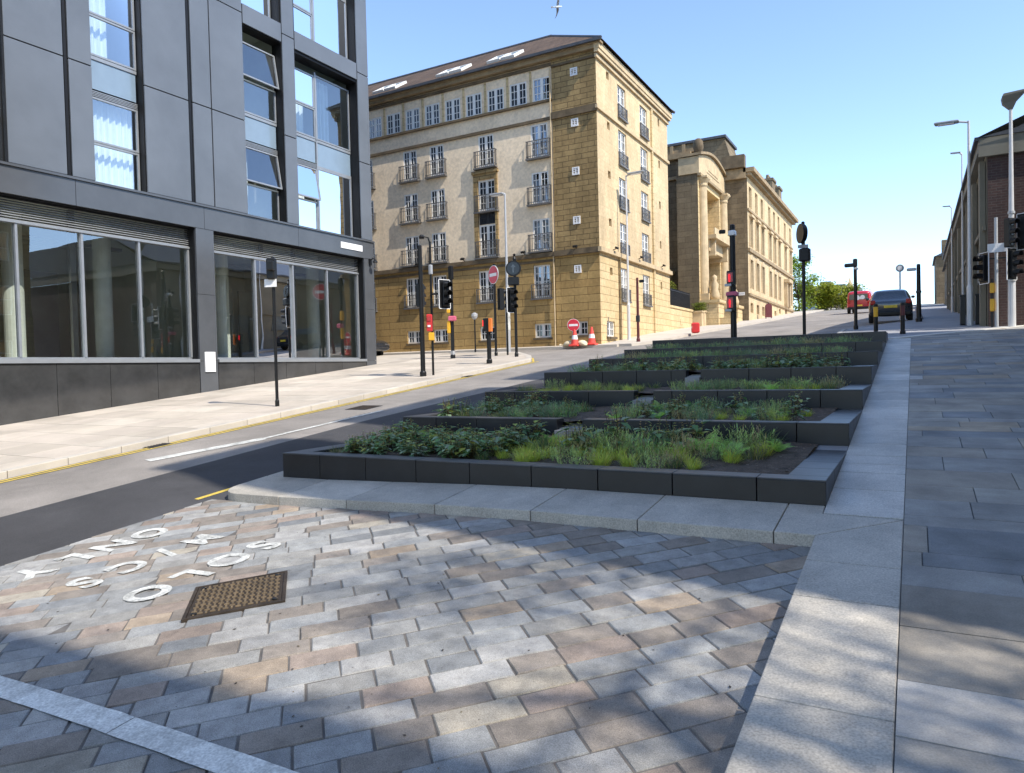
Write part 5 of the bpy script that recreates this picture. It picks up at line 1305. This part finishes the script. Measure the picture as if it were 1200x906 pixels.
# road works: cones, temporary no entry disc, sandbags
def cone(label, pos, disc=False):
    o = new('traffic_cone', label, 'traffic cone', 'traffic cones at the hotel corner')
    mb = MB(); mb.rbox(Mx((0, 0, .04)), .42, .42, .08, .02); mb.build('foot', 'cone_red', o)
    mb = MB(); mb.lathe([(.17, .08), (.135, .3)], seg=18); mb.lathe([(.105, .48), (.04, .78), (.03, .79), (0, .79)], seg=18); mb.build('body', 'cone_red', o)
    mb = MB(); mb.lathe([(.137, .3), (.107, .48)], seg=18); mb.build('white_band', 'sign_white', o)
    if disc: no_entry(o, Mx((-.02, -.06, .92), R(18), .1), .27)
    settle(o, pos)
cone('red and white cone carrying a round no entry disc by the stone block', base(-12.83, 28.6), True); cone('plain red and white cone right of the cone with the disc', base(-12.2, 29.0))
def bag(m, pos, label, rz, name='sandbag', s=1):
    o = new(name, label, 'sandbag'); mb = MB(); rings = []
    for i in range(9):
        t = i / 8; r = (.03 + .13 * math.sin(PI * t) ** .6) * s
        rings.append([(t * .56 * s - .28 * s, r * 1.3 * math.cos(a), max(0, r * .8 + r * .8 * math.sin(a))) for a in [2 * PI * k / 12 for k in range(12)]])
    mb.loft(rings); b = mb.build('bag', m, o, smooth=True); mb = MB(); mb.tube([(-.27 * s, 0, .05), (-.36 * s, .02, .1), (-.42 * s, -.03, .06)], [.02, .025, .035]); mb.build('tied_neck', m, o); o.rotation_euler = (0, 0, rz); settle(o, pos)
bag('sandbag', base(-13.15, 28.7), 'cream sandbag left of the cone with the no entry disc', .3); bag('sandbag', base(-12.55, 28.75), 'cream sandbag between the two cones', -.5)
o = new('red_barrier_foot', 'small red road barrier foot standing on the pavement before the portico', 'barrier'); 
mb = MB(); mb.rbox(Mx((0, 0, .27), .3), .38, .26, .5, .06); mb.build('block', 'bag_red', o); mb = MB(); mb.disc((-.04, -.13, .3), (-.3, 1, 0), .11, .03); mb.build('white_roundel', 'worn_white_paint', o); settle(o, base(-9.1, 34.3))

# K and L along the stone block's street side
o = new('slim_post', 'slim dark brown post standing before the golden street wall', 'pole'); pole_mb(2.75, .06, .05).build('pole', 'maroon', o); bx(o, 'collar', 'iron', Mx((0, 0, 1.0)), .15, .15, .3, .03); bx(o, 'wall_camera', 'black_metal', Mx((.2, 0, 2.6)), .2, .12, .12, .02); settle(o, base(-10.45, 30.0))
lamp('street_lamp', 'pale grey street lamp against the golden street wall of the stone block', 7.5, .15, R(10), base(-11.45, 31.6), .06, 'pale_metal')

# M and N signals on the planter island
o = new('pedestrian_signal', 'thick black crossing pole with two red lit pedestrian signals behind the planters', 'traffic light')
pole_mb(3.98, .1, .085).build('pole', 'black_metal', o); z0 = T(-5.1, 23.9)
for za, zb, nm in ((4.49, 4.84, 'upper_signal'), (3.66, 4.05, 'lower_signal')):
    b_ = bx(o, nm, 'black_metal', Mx((-.05, -.1, (za + zb) / 2 - z0), R(8)), .24, .22, zb - za + .12, .02); bx(b_, 'red_face', 'lamp_red', Mx((-.06, -.225, (za + zb) / 2 - z0 + .02), R(8)), .19, .04, (zb - za) * .85, 0)
    mb = MB(); zc = (za + zb) / 2 - z0; M4 = Mx((-.06, -.255, zc), R(8)); mb.disc(M4 @ Vector((0, 0, .1)), M4.to_3x3() @ Vector((0, 1, 0)), .022, .012, 12); mb.rbox(M4 @ Matrix.Translation((0, 0, .02)), .05, .012, .11); mb.rbox(M4 @ Matrix.Translation((0, 0, -.08)), .035, .012, .1); mb.build('red_man', 'signal_red', b_)
    mb = MB(); mb.rbox(Mx((-.12, -.2, zc - .22), R(8)), .2, .1, .08, .01); mb.build('button', 'grey_metal', b_)
bx(o, 'pink_band', 'band_pink', Mx((-.02, -.04, 4.16 - z0)), .36, .26, .15, .03); bx(o, 'white_band', 'sign_white', Mx((0, 0, 6.12 - z0)), .215, .215, .16, .02)
bx(o, 'side_camera', 'black_metal', Mx((-.32, 0, 6.2 - z0), .3), .2, .12, .12, .02); settle(o, base(-5.1, 23.9))
o = new('round_sign_pole', 'black pole with a round sign above a small plate and box behind the planters', 'road sign'); z0 = T(-2.97, 23.9)
pole_mb(3.75, .05).build('pole', 'black_metal', o); M4 = Mx((0, -.02, 5.87 - z0), R(-62)); n_ = M4.to_3x3() @ Vector((0, 1, 0))
mb = MB(); mb.disc(M4 @ Vector((0, -.05, 0)), n_, .3, .1, 32); d_ = mb.build('round_sign', 'black_metal', o); mb = MB(); mb.disc(M4 @ Vector((0, .02, 0)), n_, .26, .05, 32); mb.build('sign_rim', 'lens_dark', d_)
bx(o, 'plate', 'sign_back', Mx((0, -.06, 5.47 - z0), R(8)), .3, .03, .1, 0); bx(o, 'signal_box', 'black_metal', Mx((.05, -.08, 5.2 - z0), R(-10)), .3, .22, .4, .03); bx(o, 'bracket', 'black_metal', Mx((0, 0, 5.6 - z0)), .1, .1, .3, .02); settle(o, base(-2.97, 23.9))

# O, Q poles with camera heads, R lollipop, bollards
o = new('camera_pole', 'black pole with a small camera arm left of the dark parked car', 'pole', 'camera poles'); pole_mb(2.55, .06).build('pole', 'black_metal', o); bx(o, 'camera', 'black_metal', Mx((-.2, 0, 2.42)), .34, .14, .14, .03); bx(o, 'cap', 'black_metal', Mx((0, 0, 2.5)), .15, .15, .3, .03); bx(o, 'collar', 'grey_metal', Mx((.03, 0, 2.28)), .15, .15, .08, .02); settle(o, base(-1.93, 30.14))
o = new('camera_pole', 'dark green pole with a small grey camera arm right of the dark parked car', 'pole', 'camera poles'); pole_mb(2.3, .09, .07).build('pole', 'black_metal', o); bx(o, 'camera', 'grey_metal', Mx((-.25, 0, 2.12)), .34, .14, .12, .03); bx(o, 'joint', 'iron', Mx((0, 0, 1.2)), .2, .2, .12, .03); settle(o, base(.16, 33.5))
o = new('round_stop_sign', 'small round grey sign on a thin post behind the dark parked car', 'road sign'); pole_mb(2.35, .04).build('pole', 'grey_metal', o); mb = MB(); mb.disc((0, 0, 2.45), (0, 1, 0), .19, .04, 24); d_ = mb.build('sign_plate', 'sign_back', o); mb = MB(); mb.disc((0, -.024, 2.45), (0, 1, 0), .11, .01, 24); mb.build('centre', 'sign_white', d_); settle(o, base(-.62, 41.5))
for (x, y, lab) in ((-1.1, 26.4, 'black bollard with an amber band at the end of the planters'), (-.33, 26.41, 'black bollard right of the amber banded one, in front of the car')):
    o = new('bollard', lab, 'bollard', 'bollards at the junction'); h = 1.0
    mb = MB(); mb.lathe([(.085, -.1), (.085, .06), (.065, .1), (.065, h - .03), (.05, h), (0, h)], seg=16); mb.build('post', 'black_metal', o)
    mb = MB(); mb.lathe([(.067, h - .42), (.067, h - .1)], seg=16); mb.build('band', 'box_yellow' if x < -1 else 'maroon', o); settle(o, base(x, y))

# right hand street lamps
lamp('street_lamp', 'tall pale street lamp with its arm reaching left in front of the brick building', 7.0, .35, R(172), base(1.68, 29.55), .075, 'pale_metal', 1.3)
o = new('street_lamp', 'tall pale street lamp at the right edge with a shovel shaped head', 'street lamp', 'street lamps')
mb = MB(); mb.lathe([(.11, -.1), (.105, 1.2), (.1, 2.9), (.08, 3.0), (.045, 6.85), (0, 6.86)], seg=14); mb.build('column', 'pale_metal', o)
mb = MB(); mb.loft([[(-.05, -.05, 6.8), (.05, -.05, 6.8), (.05, .05, 6.8), (-.05, .05, 6.8)], [(-.22, -.1, 7.0), (.16, -.1, 7.05), (.16, .1, 7.05), (-.22, .1, 7.0)], [(-.24, -.2, 7.2), (.34, -.2, 7.26), (.34, .2, 7.26), (-.24, .2, 7.2)], [(-.2, -.2, 7.28), (.4, -.2, 7.32), (.4, .2, 7.32), (-.2, .2, 7.28)]]); h_ = mb.build('lamp_head', 'fascia', o)
for z in (3.1, 3.3, 3.55): mb = MB(); mb.lathe([(.1, z), (.1, z + .08)], seg=14); mb.build('collar', 'grey_metal', o)
settle(o, base(2.69, 27.65))
# small lamps farther along the brick wall
for (x, y, h, lab) in ((1.8, 36, 6.85, 'smaller street lamp peeping over the brick building, nearer one'), (1.8, 46, 5.7, 'farthest thin street lamp along the brick building')): lamp('street_lamp', lab, h, .08, R(175), base(x, y), .05, 'pale_metal', .8, .5)
# signal cluster on the right
o = new('traffic_signal', 'signal cluster with a white plate and two yellow boxes before the brick wall', 'traffic light')
mb = MB(); mb.lathe([(.06, -.1), (.05, 3.5), (0, 3.51)], seg=12); mb.build('pole', 'grey_metal', o)
sig_head(o, Mx((-.33, -.05, 1.9), R(-62)), .84, .3, 3, board=True); sig_head(o, Mx((.36, -.55, 1.92), R(50)), .84, .28, 3, board=True)
sig_head(o, Mx((.75, -.5, 2.92), R(150)), .95, .34, 3, board=True); sig_head(o, Mx((.3, -.55, 2.9), R(40)), .9, .26, 3, board=False)
bx(o, 'plate', 'sign_white', Mx((.02, -.12, 2.52), 0), .52, .02, .28, 0); bx(o, 'bracket', 'black_metal', Mx((0, 0, 2.2)), .6, .05, .05)
bx(o, 'upper_box', 'box_yellow', Mx((-.12, -.1, 1.25)), .12, .12, .32, .02); bx(o, 'lower_box', 'box_yellow', Mx((-.12, -.1, .7)), .12, .12, .4, .02); bx(o, 'button_post', 'black_metal', Mx((-.12, -.02, .75)), .07, .07, 1.6, .01); settle(o, base(2.31, 27.97))
for (x, lab) in ((1.48, 'dark street cabinet left of the tall lamp by the brick building'), (1.93, 'dark street cabinet tucked between the tall lamp and the brick wall')):
    o = new('street_cabinet', lab, 'cabinet', 'street cabinets'); mb = MB(); mb.rbox(Mx((0, 0, .5)), .16, .4, 1.0, .015); mb.build('body', 'black_metal', o); mb = MB(); mb.rbox(Mx((0, 0, 1.02)), .2, .44, .05, .01); mb.build('lid', 'iron', o); settle(o, base(x, 29.8))
# maroon notice board by the long building
o = new('notice_board', 'maroon arched notice board standing before the long stone building', 'notice board')
mb = MB(); pts = [(-.5, .1), (.5, .1), (.5, 1.1)] + [(.5 * math.cos(t), 1.1 + .3 * math.sin(t)) for t in [PI * k / 8 for k in range(1, 8)]] + [(-.5, 1.1)]
mb.loft([[(0.06, x, z) for x, z in pts], [(-.06, x, z) for x, z in pts]]); mb.build('board', 'maroon', o); mb = MB(); mb.box(.065, .08, -.33, .33, .4, 1.0); mb.build('notice', 'maroon', o)
mb = MB(); mb.box(-.04, .04, -.45, -.37, -.2, .1); mb.box(-.04, .04, .37, .45, -.2, .1); mb.lathe([(.05, 1.35), (.08, 1.45), (0, 1.55)], seg=10); mb.build('legs', 'iron', o); o.rotation_euler = (0, 0, R(-40)); o.scale = (.6, .6, .8); settle(o, base(-9.5, 56.5))
o = new('house_sign', 'small white name board on the end wall of the long stone building', 'sign'); mb = MB(); mb.box(-.45, .45, -.03, 0, 0, .22); mb.build('board', 'sign_white', o); mb = MB(); mb.box(-.4, .4, -.034, -.031, .09, .12); mb.build('lettering_line', 'sign_back', o); settle(o, Vector((-11.0, 53.25, 6.75)))

# ============================================================ VEHICLES
def car(label, pos, rz, body, L_=4.1, W=1.72, H=1.45, van=False, pitch=0, name='parked_car'):
    o = new(name, label, 'van' if van else 'car')
    # stations along y (rear at 0, front at L_): list of (y, z_low, z_belt, z_roof, half width belt, half width roof)
    if van: st = [(0, .38, 1.0, H - .06, .48, .44), (.12, .3, 1.02, H, .5, .455), (2.7, .3, 1.02, H, .5, .455), (3.1, .3, 1.02, H - .1, .5, .44), (3.7, .3, 1.0, 1.06, .49, .42), (L_ - .1, .32, .8, .84, .46, .4), (L_, .4, .68, .7, .43, .38)]
    else: st = [(0, .42, .86, .9, .45, .4), (.1, .3, .93, .97, .49, .42), (.28, .27, .95, 1.02, .5, .41), (.75, .25, .95, H - .06, .5, .385), (1.1, .25, .95, H, .5, .385), (2.1, .25, .94, H - .03, .5, .385), (2.95, .25, .93, .99, .5, .41), (3.75, .27, .84, .87, .48, .4), (L_ - .08, .32, .68, .7, .45, .37), (L_, .4, .58, .6, .42, .35)]
    rings = []
    for y, zl, zb, zr, wb, wr in st:
        a = W * wb; b = W * wr
        rings.append([(-a * .93, y, zl), (-a, y, zl + .14), (-a, y, (zl + zb) / 2), (-a * .985, y, zb), (-b, y, zr - (zr - zb) * .12), (-b * .82, y, zr), (b * .82, y, zr), (b, y, zr - (zr - zb) * .12), (a * .985, y, zb), (a, y, (zl + zb) / 2), (a, y, zl + .14), (a * .93, y, zl)])
    mb = MB(); mb.loft(rings); b = mb.build('body', body, o, smooth=True); md = b.modifiers.new('Subdivision', 'SUBSURF'); md.levels = 1; md.render_levels = 2
    def q(ring, k, t): return Vector(rings[ring][k]) 
    if van:
        mb = MB(); mb.rbox(Mx((0, -.03, 1.28), 0, -.0), W * .74, .03, .42, .005); mb.build('rear_window', 'car_glass', o)
    else:
        mb = MB(); n_ = Vector((0, -.5, .53)).normalized() * .012
        mb.face([Vector(p) + n_ for p in ((-W * .36, .32, 1.04), (W * .36, .32, 1.04), (W * .315, .74, H - .1), (-W * .315, .74, H - .1))]); mb.face([(-W * .36, 2.85, 1.03), (W * .36, 2.85, 1.03), (W * .33, 2.2, H - .06), (-W * .33, 2.2, H - .06)]); mb.build('windscreen', 'car_glass', o)
    mb = MB()
    for sg in (-1, 1):
        y0, y1, y2, y3 = (2.2, 3.3, 2.9, 2.2) if van else (.75, 2.75, 2.15, 1.0)
        z1 = H - .16
        mb.face([(sg * (W * .495 + .01), y0, 1.0), (sg * (W * .495 + .01), y1, .99), (sg * (W * .405 + .012), y2, z1), (sg * (W * .405 + .012), y3, z1)])
    mb.build('side_window', 'car_glass', o)
    for sg in (-1, 1):
        for y in (.72, L_ - .85):
            mb = MB(); c = Vector((sg * (W / 2 - .1), y, .3)); mb.lathe([(.2, -.1), (.29, -.1), (.31, -.06), (.31, .06), (.29, .1), (.2, .1)], seg=20, M4=Matrix.Translation(c) @ Matrix.Rotation(PI / 2, 4, 'Y')); w_ = mb.build('wheel', 'tyre', o)
            mb = MB(); mb.disc(c, (1, 0, 0), .2, .19, 16); mb.build('rim', 'chrome', w_)
        mb = MB(); mb.rbox(Mx((sg * W * .4, (.02 if van else .03), .92 if not van else .95)), .2, .1, .2 if not van else .34, .03); mb.build('tail_light', 'lamp_red', o)
        mb = MB(); mb.rbox(Mx((sg * (W * .5 + .08), 2.75 if not van else 3.1, 1.03)), .16, .1, .12, .03); mb.build('wing_mirror', body, o)
        mb = MB(); mb.rbox(Mx((sg * W * .33, L_ - .08, .62)), .3, .1, .12, .03); mb.build('headlight', 'chrome', o)
    mb = MB(); mb.rbox(Mx((0, -.015, .72 if not van else .62)), .52, .03, .11, .005); mb.build('number_plate', 'plate_yellow', o)
    mb = MB(); mb.rbox(Mx((0, .0, .42)), W * .9, .14, .2, .04); mb.build('bumper', 'black_metal', o)
    if van:
        mb = MB()   # pale marking across the rear doors
        mb.disc((-.1, -.05, 1.22), (0, 1, 0), .2, .012, 10); mb.disc((.28, -.05, 1.24), (0, 1, 0), .17, .012, 10); mb.rbox(Mx((.1, -.05, 1.17)), .3, .01, .16); mb.build('rear_marking', 'sign_white', o)
    o.rotation_euler = (pitch, 0, rz); settle(o, pos); return o
car('black hatchback seen from behind, parked at the right kerb near the bollards', base(-.9, 35.4, -.1), R(2), 'car_black', pitch=.095)
car('bright red van with a pale marking on its rear, near the crest of the street', base(-3.75, 62.0, -.1), R(-3), 'car_red', 4.4, 1.75, 1.75, True, .08, 'parked_van')
car('dark car mostly hidden behind the corner of the clad building', base(-26.5, 27.35, -.1), R(-92), 'car_black')

# seagull
o = new('seagull', 'white gull flying in the blue sky above the stone block', 'bird')
mb = MB(); rg = []
for t, r in ((-.28, .012), (-.2, .04), (-.05, .07), (.1, .06), (.2, .04), (.24, .042), (.29, .03), (.33, .006)): rg.append([(r * math.cos(a), t, r * math.sin(a)) for a in [2 * PI * k / 10 for k in range(10)]])
mb.loft(rg); mb.build('body', 'bird_white', o, smooth=True)
for sg in (-1, 1):
    mb = MB(); prof = [(0.04, .1, -.06, .03), (.3, .15, -.02, .12), (.5, .13, .0, .14), (.75, .02, -.04, .08), (.9, -.1, -.12, .02)]
    mb.loft([[(sg * x, a, z + .008), (sg * x, b, z + .004), (sg * x, b, z - .004), (sg * x, a, z - .006)] for x, a, b, z in prof]); mb.build('wing', 'bird_grey', o)
mb = MB(); mb.loft([[(-.03, -.26, 0), (.03, -.26, 0), (.03, -.26, .01), (-.03, -.26, .01)], [(-.09, -.42, 0), (.09, -.42, 0), (.09, -.42, .008), (-.09, -.42, .008)]]); mb.build('tail', 'bird_white', o)
o.rotation_euler = (.1, R(-28), R(-60)); settle(o, Vector((-20.95, 45, 26.33)))

# drain gullies and an iron cover in the road
for (x, y, lab) in ((-11.98, 8.2, 'iron drain gully at the left kerb nearest the parking bay'), (-11.98, 18.6, 'iron drain gully at the left kerb near the corner')):
    o = new('drain_gully', lab, 'drain', 'drain gullies'); z = T(x, y) - .105
    mb = MB(); mb.box(-.2, .2, -.22, .22, -.05, .002); g_ = mb.build('frame', 'iron', o); mb = MB()
    for i in range(7): mb.box(-.16, .16, -.18 + i * .056, -.16 + i * .056, .002, .008)
    mb.build('grate', 'iron', g_); o.rotation_euler = (math.atan(S), 0, 0); settle(o, Vector((x, y, z)))
o = new('road_cover', 'square dark iron access cover in the middle of the road', 'manhole cover'); mb = MB(); mb.box(-.3, .3, -.3, .3, -.05, .004); mb.build('frame', 'iron', o); mb = MB(); mb.box(-.26, .26, -.26, .26, .004, .008)
for i in range(8):
    for j in range(8): mb.box(-.24 + i * .064, -.21 + i * .064, -.24 + j * .064, -.21 + j * .064, .008, .012)
mb.build('cover_plate', 'cast_iron', o); o.rotation_euler = (math.atan(S), 0, 0); settle(o, Vector((-10.9, 12.6, T(-10.9, 12.6) - .108)))
